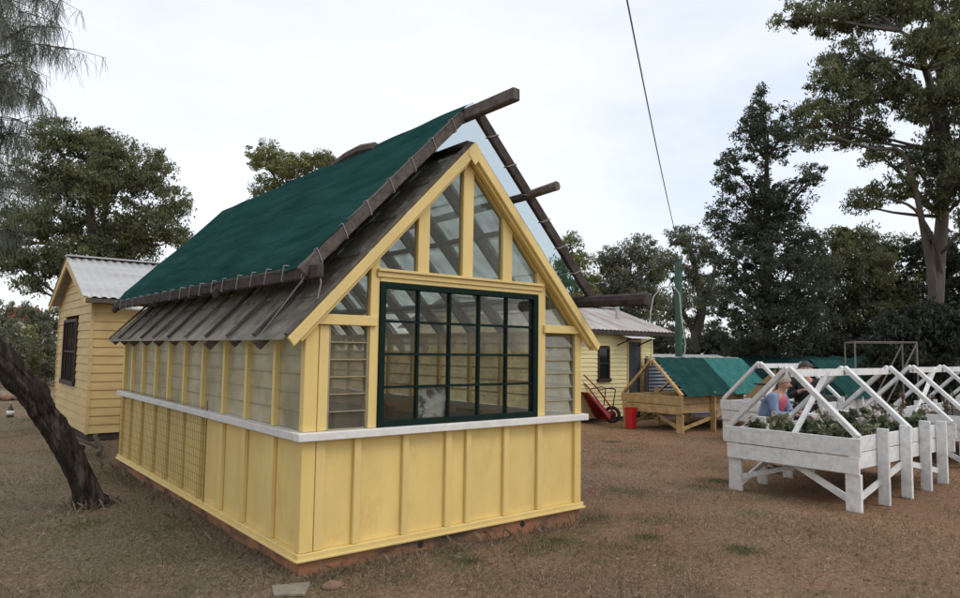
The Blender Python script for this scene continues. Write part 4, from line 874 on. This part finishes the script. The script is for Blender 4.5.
# leaning trunk with hanging needles
CT = thing('she_oak', 'dark leaning tree with rough bark and drooping needles at the left edge', 'tree', (-.82, 3.42, 0))
B0 = Vector((-.82, 3.42, 0))
path = [(-.74, 3.42, -.1), (-.81, 3.42, .06), (-.94, 3.41, .38), (-1.10, 3.40, .72), (-1.22, 3.4, .93), (-1.36, 3.39, 1.16), (-1.62, 3.38, 1.5), (-1.92, 3.36, 1.82), (-2.22, 3.32, 2.2), (-2.45, 3.3, 2.8), (-2.55, 3.3, 3.6), (-2.6, 3.3, 4.6), (-2.6, 3.2, 5.8)]
rads = [.19, .14, .112, .115, .12, .125, .13, .135, .13, .13, .115, .095, .07]
# finer path for bark relief
fp, fr2 = [], []
for (a, b), (ra, rb) in zip(zip(path[:-1], path[1:]), zip(rads[:-1], rads[1:])):
    for k in range(4): fp.append(Vector(a).lerp(Vector(b), k/4)-B0); fr2.append((ra+(rb-ra)*k/4)*rng.uniform(.95, 1.06))
from mathutils import noise as mno
NS = 44; ff2 = []; fr3 = []
for (a, b), (ra, rb) in zip(zip(fp[:-1], fp[1:]), zip(fr2[:-1], fr2[1:])):
    for k in range(3): ff2.append(a.lerp(b, k/3)); fr3.append(ra+(rb-ra)*k/3)
tk = MB(); tk.tube(ff2, fr3, NS)
for i_, v_ in enumerate(tk.v):
    ring_, seg = divmod(i_, NS); c_ = ff2[ring_]; d_ = Vector(v_)-c_; th = 2*math.pi*seg/NS; s_l = ring_*.045
    k_ = 1+.20*mno.noise(Vector((math.cos(th)*3.2, math.sin(th)*3.2, s_l*1.6)))+.20*mno.noise(Vector((math.cos(th)*8, math.sin(th)*8, s_l*3.5)))+.10*mno.noise(Vector((math.cos(th)*1.2, math.sin(th)*1.2, s_l*1.1+7)))
    tk.v[i_] = tuple(c_+d_*k_)
tk.build('trunk', 'bark_dark', CT, False)
lm = MB(); C = []; g = np.random.default_rng(5)
NB = []
for tgt, src in (((62, 28, 7.6), 10), ((70, 50, 8.0), 10), ((40, 75, 7.2), 10), ((25, 15, 7.0), 11), ((20, 120, 7.4), 9), ((5, 165, 7.0), 9), ((-40, 60, 7), 10), ((-60, 140, 7.5), 9), ((45, -20, 7.6), 11), ((10, 210, 7.8), 9), ((-10, 40, 6.6), 11), ((-90, 20, 8), 11), ((30, 50, 8.2), 11), ((50, 100, 7.8), 10), ((58, 5, 7.9), 11), ((30, 140, 7.6), 9), ((15, 90, 7.9), 10), ((22, 190, 7.8), 9), ((-5, 240, 7.6), 8), ((0, 120, 8.2), 9), ((28, 100, 6.9), 10), ((5, 20, 8), 11), ((-20, 180, 8), 9)):
    e = at(*tgt)-B0; s0 = Vector(path[src])-B0; m1 = s0.lerp(e, .35)+Vector((0, 0, .35)); m2 = s0.lerp(e, .75)+Vector((0, 0, .28))
    lm.tube([s0, m1, m2, e], [.028, .017, .009, .003], 6)
    for k in range(24):
        t = g.uniform(.35, 1); p = (m1.lerp(m2, (t-.35)/.4) if t < .75 else m2.lerp(e, (t-.75)/.25)); d = Vector(g.normal(size=3))*.22; d.z = abs(d.z)*-.4; q_ = p+d
        lm.tube([p, p.lerp(q_, .5)+Vector((0, 0, .03)), q_], [.006, .004, .002], 4, cap=False); NB.append((p, q_))
lm.build('limbs', 'bark', CT, True)
V, F, T_ = [], [], []; n = 0
for p, q_ in NB:
    for k in range(27):
        s0 = p.lerp(q_, g.random()); d = Vector((g.normal()*.35, g.normal()*.35, -1)).normalized(); l = g.uniform(.12, .30); o1 = Vector(g.normal(size=3)); sd_ = d.cross(o1).normalized()*.002
        md = s0+d*l*.5+Vector((d.x, d.y, .15))*.04; en = s0+d*l
        V += [s0-sd_, s0+sd_, md+sd_, md-sd_, en+sd_*.6, en-sd_*.6]; F += [(n, n+1, n+2, n+3), (n+3, n+2, n+4, n+5)]; n += 6
        c = g.uniform(.7, 1.3); T_ += [(c, c, c)]*6
np_mesh('needles', np.array([tuple(v) for v in V]), F, 'needle', np.array(T_), CT)

# plants in the planters
def plant(name, label, group, loc, h, rad, n, leafm, seed, lsize=.06, stems=4, tint=(1, 1, 1), per=9):
    T = thing(name, label, 'plant', loc, group); g = np.random.default_rng(seed); st = MB(); C = []
    for k in range(stems):
        a = g.uniform(0, 6.28); r = g.uniform(.1, 1)*rad; e = Vector((r*math.cos(a), r*math.sin(a), h*g.uniform(.7, 1.05)))
        m_ = Vector((e.x*.35, e.y*.35, e.z*.55)); st.tube([(0, 0, 0), m_, e], [.006, .005, .003], 5)
        for j in range(n): C.append(np.array(m_.lerp(e, g.uniform(-.5, 1))))
    st.build('stem', 'bark', T)
    C = np.array(C); v, f, t = leaf_quads(C, np.array(tint)*g.uniform(.65, 1.35, (len(C), 1)), lsize, .5, .1, per, .05, seed)
    np_mesh('foliage', v, f, leafm, t, T)
    if seed % 5 < 2 and seed < 200:
        Cf = np.array([[g.normal()*rad*.5, g.normal()*rad*.5, h*1.04]])
        v, f, t = leaf_quads(Cf, np.ones((1, 3)), .05, .9, 0, 22, .045, seed+5); np_mesh('flower_head', v, f, 'petal', t, T)
PG = 'leafy seedlings in the nearest white planter'
k = 0
for ix in range(9):
    for iy in range(4):
        x = 5.78+.22+ix*.33+rng.uniform(-.05, .05); y = -.25-iy*.37+rng.uniform(-.06, .06)
        if iy == 0 and x > 7.3: continue
        plant('seedling', 'leafy green seedling in the nearest white planter', PG, (x, y, .63), rng.uniform(.18, .36), .12, 5, 'leaf_pale' if rng.random() < .35 else 'leaf_plant', 100+k, rng.uniform(.06, .085)); k += 1
for ix in range(10):
    x = 10.5+ix*.38; y = rng.uniform(-1.3, -.1)
    plant('tall_seedling', 'thin tall reddish stemmed plant in the right white planter', 'tall plants in the right white planter', (x, y, .63), rng.uniform(.35, .6), .07, 4, 'leaf_plant', 200+ix, .045, 3, (1.5, .85, .9))
for ix in range(5):
    plant('tall_seedling', 'thin tall reddish plant at the far end of the nearest planter', 'tall plants at the end of the nearest planter', (7.7+ix*.24, -1.25+rng.uniform(-.12, .3), .63), rng.uniform(.35, .55), .08, 4, 'leaf_plant', 220+ix, .045, 3, (1.4, .95, .8))
for ix in range(7):
    plant('seedling', 'low seedling in the pine planter', 'seedlings in the pine planter', (10.5+ix*.3, 4.3+rng.uniform(-.4, .5), .63), rng.uniform(.12, .2), .1, 4, 'leaf_plant', 240+ix, .06, 3)

# ------------------------------------------------------------------ wheelbarrow, bin, tunnel, frame, small stuff
WB = thing('wheelbarrow', 'dark red wheelbarrow tipped up against the pale cottage wall', 'wheelbarrow', (10.42, 6.18, 0))
d1 = Vector((.94, -.34, 0)).normalized(); d2 = Vector((.34, .94, 0)).normalized()   # d1 sideways in the picture, d2 away from the viewer
def wb(a, b, z): return d1*a+d2*b+Vector((0, 0, z))
# the tray stands on its nose, its hollow turned towards the wall
def wring(a, b, z, wd, hh): return [wb(a, b-wd, z), wb(a, b+wd, z)]
outer = [[wb(-.40, -.26, .74), wb(-.40, .30, .74), wb(.16, .36, .10), wb(.16, -.32, .10)], [wb(-.27, -.18, .70), wb(-.27, .20, .70), wb(.26, .22, .22), wb(.26, -.20, .22)]]
tv = outer[0]+outer[1]; inn = [v*1 for v in tv]; cen = sum(tv, Vector())/8
tm = MB(); tm.add(tv, [(4, 5, 6, 7), (0, 1, 5, 4), (1, 2, 6, 5), (2, 3, 7, 6), (3, 0, 4, 7)]).add([v.lerp(cen, .03) for v in tv], [(7, 6, 5, 4), (4, 5, 1, 0), (5, 6, 2, 1), (6, 7, 3, 2), (7, 4, 0, 3)])
tr_ = tm.build('tray', 'red', WB, bevel=.01)
MB().tube([outer[0][0], outer[0][1], outer[0][2], outer[0][3], outer[0][0]], .014, 6).build('tray_rim', 'red', tr_)
wm = MB(); wc = wb(.40, 0, .2)
def ring(c, ax, R_, r_, n=20): 
    ax = Vector(ax).normalized(); a = ax.orthogonal().normalized(); b = ax.cross(a)
    return [c+a*R_*math.cos(2*math.pi*k/n)+b*R_*math.sin(2*math.pi*k/n) for k in range(n+1)]
wax = (d1*.55+d2*.8).normalized()
wh = MB().tube(ring(wc, wax, .165, 0), .045, 8).build('wheel', 'rubber', WB, True)
MB().tube([wc-wax*.06, wc-wax*.02, wc+wax*.02, wc+wax*.06], [.03, .10, .10, .03], 12).build('hub', 'red', wh)
for s in (-.22, .22):
    MB().tube([wb(.40, s*.45, .2), wb(.22, s, .42), wb(-.14, s*1.05, .86), wb(-.5, s*1.2, 1.16)], .018, 7).build('handle', 'red', WB, True)
    MB().tube([wb(-.10, s, .80), wb(.26, s*1.05, .86), wb(.36, s*1.05, .82), wb(.30, s, .40)], .013, 6).build('leg', 'rubber', WB, True)
MB().tube([wb(.36, -.23, .82), wb(.36, .23, .82)], .012, 6).build('leg_brace', 'rubber', WB)

RB = thing('storage_bin', 'bright red square bin at the left end of the pine planter', 'bin', (10.2, 5.0, 0))
mb = MB(); a, b, h = .085, .10, .46
tv = [(-a, -a, 0), (a, -a, 0), (a, a, 0), (-a, a, 0), (-b, -b, h), (b, -b, h), (b, b, h), (-b, b, h)]
mb.add(tv, [(3, 2, 1, 0), (0, 1, 5, 4), (1, 2, 6, 5), (2, 3, 7, 6), (3, 0, 4, 7)]); mb.add([(x*.95, y*.95, z+.01) for x, y, z in tv], [(0, 1, 2, 3), (4, 5, 1, 0), (5, 6, 2, 1), (6, 7, 3, 2), (7, 4, 0, 3)])
rb = mb.build('bin_body', 'redplastic', RB, bevel=.01)
MB().tube([(-b, -b, h), (b, -b, h), (b, b, h), (-b, b, h), (-b, -b, h)], .014, 6).build('rim', 'redplastic', rb)
MB().tube([(-b-.01, 0, h-.02), (-b-.05, 0, h+.10), (0, 0, h+.20), (b+.05, 0, h+.10), (b+.01, 0, h-.02)], .006, 6).build('handle', 'steel', RB)

TU = thing('shade_tunnel', 'long low green shade cloth tunnel behind the white planters', 'tunnel')
t0, t1 = ground_at(728, 30), ground_at(885, 30); ax = (t1-t0); pe_ = Vector((-ax.y, ax.x, 0)).normalized()*1.1
n = 14; P = []
for j in range(31):
    for i in range(n+1):
        th = math.pi*i/n; jj = 1+.03*math.sin(j*1.3)
        P.append(t0+ax*(j/30)+pe_*math.cos(th)+Vector((0, 0, (1.66*math.sin(th)**.55)*jj-.02)))
q = [(j*(n+1)+i, j*(n+1)+i+1, (j+1)*(n+1)+i+1, (j+1)*(n+1)+i) for j in range(30) for i in range(n)]
np_mesh('shade_cloth', [tuple(p) for p in P], q, 'cloth', parent=TU, smooth=True)
for j in range(0, 31, 5): MB().tube([t0+ax*(j/30)+pe_*math.cos(math.pi*i/n)*.98+Vector((0, 0, 1.625*math.sin(math.pi*i/n)**.55-.02)) for i in range(n+1)], .02, 6).build('hoop', 'palepipe', TU)
PFm = thing('pipe_frame', 'thin rusty pipe frame standing behind the white planters', 'frame')
f0, f1 = ground_at(855, 21), ground_at(917, 20.4); bk = Vector((1.2, .75, 0)).normalized()*1.7; HZ = 2.12; pr_ = .024
def pipe(a, b): MB().tube([a, b], pr_, 6).build('pipe', 'wire_pale', PFm)
M['wire_pale'] = mat('pale_rusty_pipe', (.17, .145, .12), .3, 8, rough=.6, bump=0)
Z = Vector((0, 0, HZ))
for a in (f0, f1, f0+bk, f1+bk): pipe(a+Vector((0, 0, -.1)), a+Z)
pipe(f0+Z, f1+Z); pipe(f0+bk+Z, f1+bk+Z); pipe(f0+Z, f0+bk+Z); pipe(f1+Z, f1+bk+Z); pipe(f1+Z*.98, f1.lerp(f0, .5)+Z*.15); pipe(f1+bk+Z*.98, (f1+bk).lerp(f0+bk, .5)+Z*.15)

BT = thing('bottle', 'small brown bottle standing on the dry grass far left', 'bottle', (-.56, 14.57, -.02))
MB().lathe([(.07, 0), (.075, .02), (.075, .2), (.03, .28), (.026, .33)], (0, 0, 0), 12).build('bottle_body', 'browncol', BT, True)
MB().lathe([(.028, .325), (.03, .36)], (0, 0, 0), 10).build('cap', 'palepipe', BT)
MB().lathe([(.076, .07), (.0765, .17)], (0, 0, 0), 12).build('paper_label', 'whiteplastic', BT, True)
sv = MB(); sv.prism([(-.24, -.07, -.03), (0.02, -.17, -.03), (-.12, -.37, -.03), (-.30, -.25, -.03)], (0, 0, .026))
tag(sv.build('paving_slab', 'stone', bevel=.006), 'flat grey stone slab on the ground at the greenhouse front corner', 'slab')
tag(MB().rock((.12, -.32, -.015), (.09, .07, .03), 3).build('stone', 'stone_red', smooth=True), 'flat reddish stone on the ground in front of the greenhouse corner', 'stone')
tag(MB().rock((-.95, 14.9, .0), (.16, .12, .05), 4).build('stone', 'whiteplastic', smooth=True), 'small white lump on the grass beside the brown bottle', 'stone')
for k in range(16):
    c = ground_at(-2+k*3.9, 21.5+rng.uniform(-.4, .4)); r = rng.uniform(.12, .26)
    tag(MB().rock((c.x, c.y, r*.35), (r, r*.8, r*.7), 20+k).build('border_stone', 'stone' if k % 3 else 'stone_red', smooth=True), 'brownish border stone in the row across the far left lawn', 'stone', 'border stones on the left lawn')
db = MB(); db.tube([(-.1, 6.9, .05), (.0, 7.3, .1), (.0, 7.8, .22), (.12, 8.3, .18)], [.045, .04, .035, .02], 7, jit=.1).tube([(-.02, 7.35, .1), (-.25, 7.7, .2), (-.35, 8.2, .16)], [.03, .025, .012], 6)
tag(db.build('dead_branch', 'bark'), 'forked dead branch lying between the greenhouse back corner and the shed', 'branch')
db = MB(); db.tube([(-.35, 7.0, .03), (-.2, 7.6, .08), (-.22, 8.4, .06)], [.04, .04, .02], 7, jit=.1)
tag(db.build('dead_branch', 'bark_dark'), 'straight dark dead branch on the ground near the shed corner', 'branch')

# ------------------------------------------------------------------ people
def skin_obj(name, verts, edges, rads, m, parent, sub=2, root=0):
    me = bpy.data.meshes.new(name); me.from_pydata([tuple(v) for v in verts], edges, []); o = bpy.data.objects.new(name, me); COL.objects.link(o)
    o.parent = parent; me.materials.append(M[m])
    md = o.modifiers.new('skin', 'SKIN'); md.use_smooth_shade = True
    sv_ = me.skin_vertices[0].data if me.skin_vertices else None
    if sv_ is None:
        bpy.context.view_layer.objects.active = o; me.attributes  # ensure layer exists
    for i, r in enumerate(rads): me.skin_vertices[0].data[i].radius = (r, r) if not isinstance(r, tuple) else r
    me.skin_vertices[0].data[root].use_root = True
    s = o.modifiers.new('sub', 'SUBSURF'); s.levels = sub; s.render_levels = sub
    return o
def person(label, loc, face, J, cl):
    P = thing('person', label, 'person', loc); F = Vector((face[0], face[1], 0)).normalized(); Rr = Vector((F.y, -F.x, 0))
    def w_(r, f, z): return Rr*r+F*f+Vector((0, 0, z))
    V, E, RD = [], [], []
    def v(p, r, par=None):
        V.append(w_(*p)); RD.append(r)
        if par is not None: E.append((par, len(V)-1))
        return len(V)-1
    pel = v(J['pelvis'], (.13, .10)); spi = v(J['spine'], (.125, .10), pel); che = v(J['chest'], (.14, .105), spi); nb = v(J['neck'], .052, che); nk = v([(a+b)/2 for a, b in zip(J['neck'], J['head'])], .05, nb)
    hc = v([J['head'][0], J['head'][1], J['head'][2]-.01], (.105, .112), nk); ht = v([J['head'][0], J['head'][1]-.005, J['head'][2]+.075], (.085, .092), hc)
    for s, key in ((1, 'R'), (-1, 'L')):
        sh = v(J['sh'+key], .058, che); el = v(J['el'+key], .043, sh); wr = v(J['wr'+key], .03, el)
        a = Vector(J['el'+key]); b = Vector(J['wr'+key]); d = (b-a).normalized(); sd2 = d.cross(Vector((0, 0, 1))).normalized(); dn = sd2.cross(d)
        pa = v(b+d*.05, (.035, .018), wr)
        for k, (o1, ln) in enumerate(((-.027, .062), (-.009, .074), (.009, .070), (.026, .054))):
            k1 = v(b+d*.095+sd2*o1, .0095, pa); k2 = v(b+d*(.095+ln*.5)+sd2*o1-dn*.012, .0085, k1); v(b+d*(.095+ln*.85)+sd2*o1-dn*.035, .007, k2)
        t1_ = v(b+d*.045+sd2*-.042*s, .011, pa); v(b+d*.085+sd2*-.052*s-dn*.015, .008, t1_)
        hp = v(J['hip'+key], .085, pel); kn = v(J['kn'+key], .058, hp); an = v(J['an'+key], .038, kn); v([J['an'+key][0], J['an'+key][1]+.14, .03], (.04, .025), an)
    skin_obj('body', V, E, RD, 'skin', P, 2)
    hd = Vector(J['head']); look = Vector(J['look']).normalized(); F3 = look
    # face: nose, eyes, mouth
    hw = w_(*hd); lk = w_(*look); rs = lk.cross(Vector((0, 0, 1))).normalized(); us = rs.cross(lk)
    fa = MB(); fa.tube([hw+lk*.082+us*.035, hw+lk*.108+us*.0, hw+lk*.085-us*.012], [.008, .015, .008], 6); fa.build('nose', 'skin', P, True)
    for s in (-1, 1):
        MB().rock(hw+lk*.084+rs*.03*s+us*.035, (.011, .011, .008), 2).build('eye', 'darkhair', P, True)
        MB().rock(hw+rs*.082*s+us*.01-lk*.01, (.014, .018, .028), 2).build('ear', 'skin', P, True)
    MB().tube([hw+lk*.082-us*.04-rs*.022, hw+lk*.09-us*.042, hw+lk*.082-us*.04+rs*.022], .006, 5).build('mouth', 'pink', P, True)
    # hair cap of the photographed length
    hv, hf = [], []; n, m_ = 14, 8
    for i in range(m_+1):
        for j in range(n):
            t = 2*math.pi*j/n; ph = math.pi*(.36+.30*(1-math.cos(t))/2)*i/m_; dv = lk*math.cos(t)*math.sin(ph)+rs*math.sin(t)*math.sin(ph)+us*math.cos(ph)
            hv.append(hw+us*.03-lk*.014+Vector((dv.x*.108, dv.y*.108, dv.z*.105))*(1+rng.uniform(-.03, .05)))
    hf = [(i*n+j, i*n+(j+1) % n, (i+1)*n+(j+1) % n, (i+1)*n+j) for i in range(m_) for j in range(n)]
    MB().add(hv, hf).build('hair', cl['hair'], P, True)
    # clothing that follows the body
    sk = lambda name, pts, es, rr, m: skin_obj(name, [w_(*p) for p in pts], es, rr, m, P, 2)
    c = Vector(J['chest']); s_ = Vector(J['spine']); p_ = Vector(J['pelvis']); f_ = Vector((0, .04, 0))
    sk('shirt', [p_+f_, s_+f_*1.3, c+f_*1.2, c+f_+Vector((0, 0, .07))], [(0, 1), (1, 2), (2, 3)], [(.15, .12), (.15, .12), (.15, .115), (.11, .085)], cl['shirt'])
    b_ = Vector((0, -.025, 0)); pts = [p_+b_-Vector((0, 0, .06)), s_+b_, c+b_, c+b_*.6+Vector((0, 0, .09))]; es = [(0, 1), (1, 2), (2, 3)]; rr = [(.185, .14), (.18, .14), (.18, .135), (.085, .07)]
    for key in 'RL':
        a = Vector(J['sh'+key]); e_ = Vector(J['el'+key]); w2 = Vector(J['wr'+key]); i = len(pts); pts += [a, e_, e_.lerp(w2, .93)]; es += [(2, i), (i, i+1), (i+1, i+2)]; rr += [.08, .065, .052]
    sk('jacket', pts, es, rr, cl['jacket'])
    pts = [p_+Vector((0, 0, .03))]; es = []; rr = [(.15, .12)]
    for key in 'RL':
        i = len(pts); pts += [Vector(J['hip'+key]), Vector(J['kn'+key]), Vector(J['an'+key])+Vector((0, 0, .02))]; es += [(0, i), (i, i+1), (i+1, i+2)]; rr += [.105, .078, .062]
    sk('trousers', pts, es, rr, cl['trousers'])
    for key in 'RL':
        a = Vector(J['an'+key]); q1 = [w_(a.x, a.y-.06, .035), w_(a.x, a.y+.04, .04), w_(a.x, a.y+.18, .03)]; MB().tube(q1, [.04, .048, .038], 8).build('shoe', cl['shoe'], P, True)
    return P
J1 = dict(pelvis=(0, -.12, .80), spine=(0, -.05, .94), chest=(0, .04, 1.10), neck=(0, .10, 1.22), head=(0, .14, 1.33), look=(-.6, 1, -.35),
          shR=(.20, .05, 1.14), shL=(-.20, .05, 1.14), elR=(.25, .10, .90), elL=(-.25, .12, .90), wrR=(.12, .31, .90), wrL=(-.10, .33, .93),
          hipR=(.10, -.11, .76), hipL=(-.10, -.11, .76), knR=(.11, -.08, .43), knL=(-.11, -.08, .43), anR=(.11, -.1, .08), anL=(-.11, -.1, .08))
J1 = {k: (v[0], v[1], v[2]-(.06 if k[:2] not in ('kn', 'an', 'lo') else 0)) for k, v in J1.items()}
person('person in blue jacket and pink top with grey hair leaning over the leafy planter', (7.51, .22, 0), (.14, -.99), J1, dict(hair='greyhair', shirt='pink', jacket='denim', trousers='greytrouser', shoe='rubber'))
J2 = dict(pelvis=(0, -.02, .86), spine=(0, 0, 1.02), chest=(0, .02, 1.2), neck=(0, .04, 1.36), head=(0, .07, 1.47), look=(0, 1, -.2),
          shR=(.18, .02, 1.27), shL=(-.18, .02, 1.27), elR=(.24, .05, 1.02), elL=(-.24, .05, 1.02), wrR=(.10, .25, 1.12), wrL=(-.10, .25, 1.12),
          hipR=(.10, -.01, .82), hipL=(-.10, -.01, .82), knR=(.11, .02, .45), knL=(-.11, .02, .45), anR=(.11, 0, .08), anL=(-.11, 0, .08))
person('person in black clothes with dark hair standing behind the person in blue', (8.98, .46, 0), (-.85, -.5), J2, dict(hair='darkhair', shirt='blackcloth', jacket='blackcloth', trousers='blackcloth', shoe='rubber'))

# ------------------------------------------------------------------ grass and litter
M['grass'] = tint_mat('dry_grass', (1, 1, 1), .8, .2, .1)
def blocked(x, y):
    b = (x > -.03) & (x < 3.11) & (y > -.03) & (y < 6.05)
    b |= (x > .05) & (x < 4.1) & (y > 9.1) & (y < 12.9)
    b |= (x > 7.6) & (x < 13) & (y > 6.45) & (y < 10.1)
    return b
def blades(name, label, n, hmin, hmax, wd, cols, tilt, seed, dmin=2.6, dmax=32, green=False):
    g = np.random.default_rng(seed); d = dmin*(dmax/dmin)**(g.random(n)**1.0); lat = g.uniform(-1, 1, n)*(.85*d+1.2)
    hd = np.array([math.sin(YAW), math.cos(YAW)]); rr = np.array([math.cos(YAW), -math.sin(YAW)])
    x = CX+hd[0]*d+rr[0]*lat; y = CY+hd[1]*d+rr[1]*lat
    if green:   # a few clumps
        cx_, cy_ = [], []
        cl = [(-1.3, .9), (-.9, 1.2), (-.6, .2), (-1.6, 1.7), (-.5, 2.0), (-1.0, 2.6), (-.4, 1.1), (-1.9, 3.2), (-2.2, 4.6), (1.3, -.45), (2.3, -.4), (2.7, -.9), (3.6, -.6), (3.2, .4), (4.4, -1.8), (-.3, -.6), (.5, -.35), (-1.9, 1.1), (-2.6, 2.2), (4.6, .6)]+[(g.uniform(-3, 9), g.uniform(-2, 9)) for _ in range(26)]
        cl = [c for c in cl]; idx = g.integers(0, len(cl), n); ca = np.array(cl)[idx]; sp = g.uniform(.07, .38, len(cl))[idx]
        x = ca[:, 0]+g.normal(size=n)*sp; y = ca[:, 1]+g.normal(size=n)*sp; d = np.hypot(x-CX, y-CY)
    k = ~blocked(x, y)
    if not green:
        fld = np.sin(x*1.9+1.3*np.sin(y*1.1))+np.sin(y*2.3+1.7*np.sin(x*.9+2))+.7*np.sin(x*4.3+y*3.1)+.6*np.sin(y*6.1-x*5.2)
        k &= g.random(n) < np.clip(.68+.28*fld, .2, 1)
    x, y, d = x[k], y[k], d[k]; n = len(x)
    z = .018*np.sin(x*1.7+y*.6)+.014*np.sin(y*2.3-x*.9+1)+.01*np.sin(x*4.1+2)*np.sin(y*3.7)-.026
    a = g.uniform(0, 2*math.pi, n); h = g.uniform(hmin, hmax, n); tl = tilt*g.random(n)**.5
    wdt = wd*(.6+.12*d)*g.uniform(.6, 1.4, n)
    dx, dy = np.cos(a)*np.sin(tl)*h, np.sin(a)*np.sin(tl)*h; dz = np.cos(tl)*h; px_, py_ = -np.sin(a)*wdt/2, np.cos(a)*wdt/2
    v = np.stack([np.stack([x-px_, y-py_, z], 1), np.stack([x+px_, y+py_, z], 1), np.stack([x+dx*.55+px_*.7, y+dy*.55+py_*.7, z+dz*.7], 1), np.stack([x+dx, y+dy, z+dz], 1)], 1).reshape(-1, 3)
    ca = np.array(cols)[g.integers(0, len(cols), n)]*g.uniform(.7, 1.3, (n, 1))
    if not green:
        wx = np.clip(.11*x+.12, 0, 1)[:, None]; ca = ca*((1-wx)*np.array((.93, .99, .92))+wx*np.array((1.26, 1.04, .86)))
    t = np.repeat(ca, 4, 0)
    o = np_mesh(name, v, np.arange(4*n).reshape(-1, 4), 'grass', t); tag(o, label, 'grass', kind='stuff')
blades('dry_grass', 'short dry brown grass and thatch covering the yard', 560000, .015, .055, .0036, [(.27, .21, .15), (.19, .145, .10), (.34, .275, .20), (.14, .11, .08), (.22, .15, .10)], 1.5, 21)
blades('green_grass', 'small green grass tufts scattered in the dry lawn', 30000, .015, .05, .0035, [(.085, .11, .04), (.12, .135, .055), (.17, .16, .085)], 1.3, 22, green=True)
# strip of taller dry weeds along the greenhouse base
g = np.random.default_rng(31); n = 1300
x = np.where(g.random(n) < .6, g.uniform(-.30, -.05, n), g.uniform(-.1, 3.2, n)); y = np.where(x < -.04, g.uniform(-.1, 6.2, n), g.uniform(-.22, -.05, n))
k0 = n//4; aa = g.uniform(0, 6.28, k0); r_ = .13+.22*g.random(k0)**1.5; x[:k0] = -.80+r_*np.cos(aa); y[:k0] = 3.42+r_*np.sin(aa)
a = g.uniform(0, 6.28, n); h = .03+.13*g.random(n)**3; tl = 1.2*g.random(n); wd = .005
v = np.stack([np.stack([x-np.sin(a)*wd/2, y+np.cos(a)*wd/2, 0*x-.03], 1), np.stack([x+np.sin(a)*wd/2, y-np.cos(a)*wd/2, 0*x-.03], 1), np.stack([x+np.cos(a)*np.sin(tl)*h*.5+.001, y+np.sin(a)*np.sin(tl)*h*.5, np.cos(tl)*h*.6], 1), np.stack([x+np.cos(a)*np.sin(tl)*h, y+np.sin(a)*np.sin(tl)*h, np.cos(tl)*h*.9], 1)], 1).reshape(-1, 3)
t = np.repeat(np.array([(.19, .14, .095), (.25, .20, .14), (.12, .09, .06)])[g.integers(0, 3, n)], 4, 0)
tag(np_mesh('dry_weeds', v, np.arange(4*n).reshape(-1, 4), 'grass', t), 'thin dry weeds along the foot of the greenhouse', 'weeds', kind='stuff')
# fallen leaves
n = 15000; d = 2.6*(26/2.6)**g.random(n); lat = g.uniform(-1, 1, n)*(.8*d+1); x = CX+math.sin(YAW)*d+math.cos(YAW)*lat; y = CY+math.cos(YAW)*d-math.sin(YAW)*lat
k = ~blocked(x, y); x, y = x[k], y[k]; n = len(x); z = np.full(n, .004)+g.uniform(0, .012, n)
z += .018*np.sin(x*1.7+y*.6)+.014*np.sin(y*2.3-x*.9+1)-.02
C = np.stack([x, y, z], 1); dd = g.normal(size=(n, 3)); dd[:, 2] *= .25; dd /= np.linalg.norm(dd, axis=1, keepdims=True); bb = np.cross(dd, np.array((0, 0, 1.))+g.normal(size=(n, 3))*.25); bb /= np.linalg.norm(bb, axis=1, keepdims=True)
s = .007+.022*g.random((n, 1))**2.2; v = np.stack([C-dd*s, C+bb*s*.35, C+dd*s, C-bb*s*.35], 1).reshape(-1, 3)
t = np.repeat(np.array([(.26, .19, .13), (.16, .10, .06), (.34, .28, .21), (.10, .07, .05), (.20, .10, .055)])[g.integers(0, 5, n)]*g.uniform(.7, 1.2, (n, 1)), 4, 0)
tag(np_mesh('leaf_litter', v, np.arange(4*n).reshape(-1, 4), 'grass', t), 'fallen dry leaves scattered over the ground', 'leaf litter', kind='stuff')
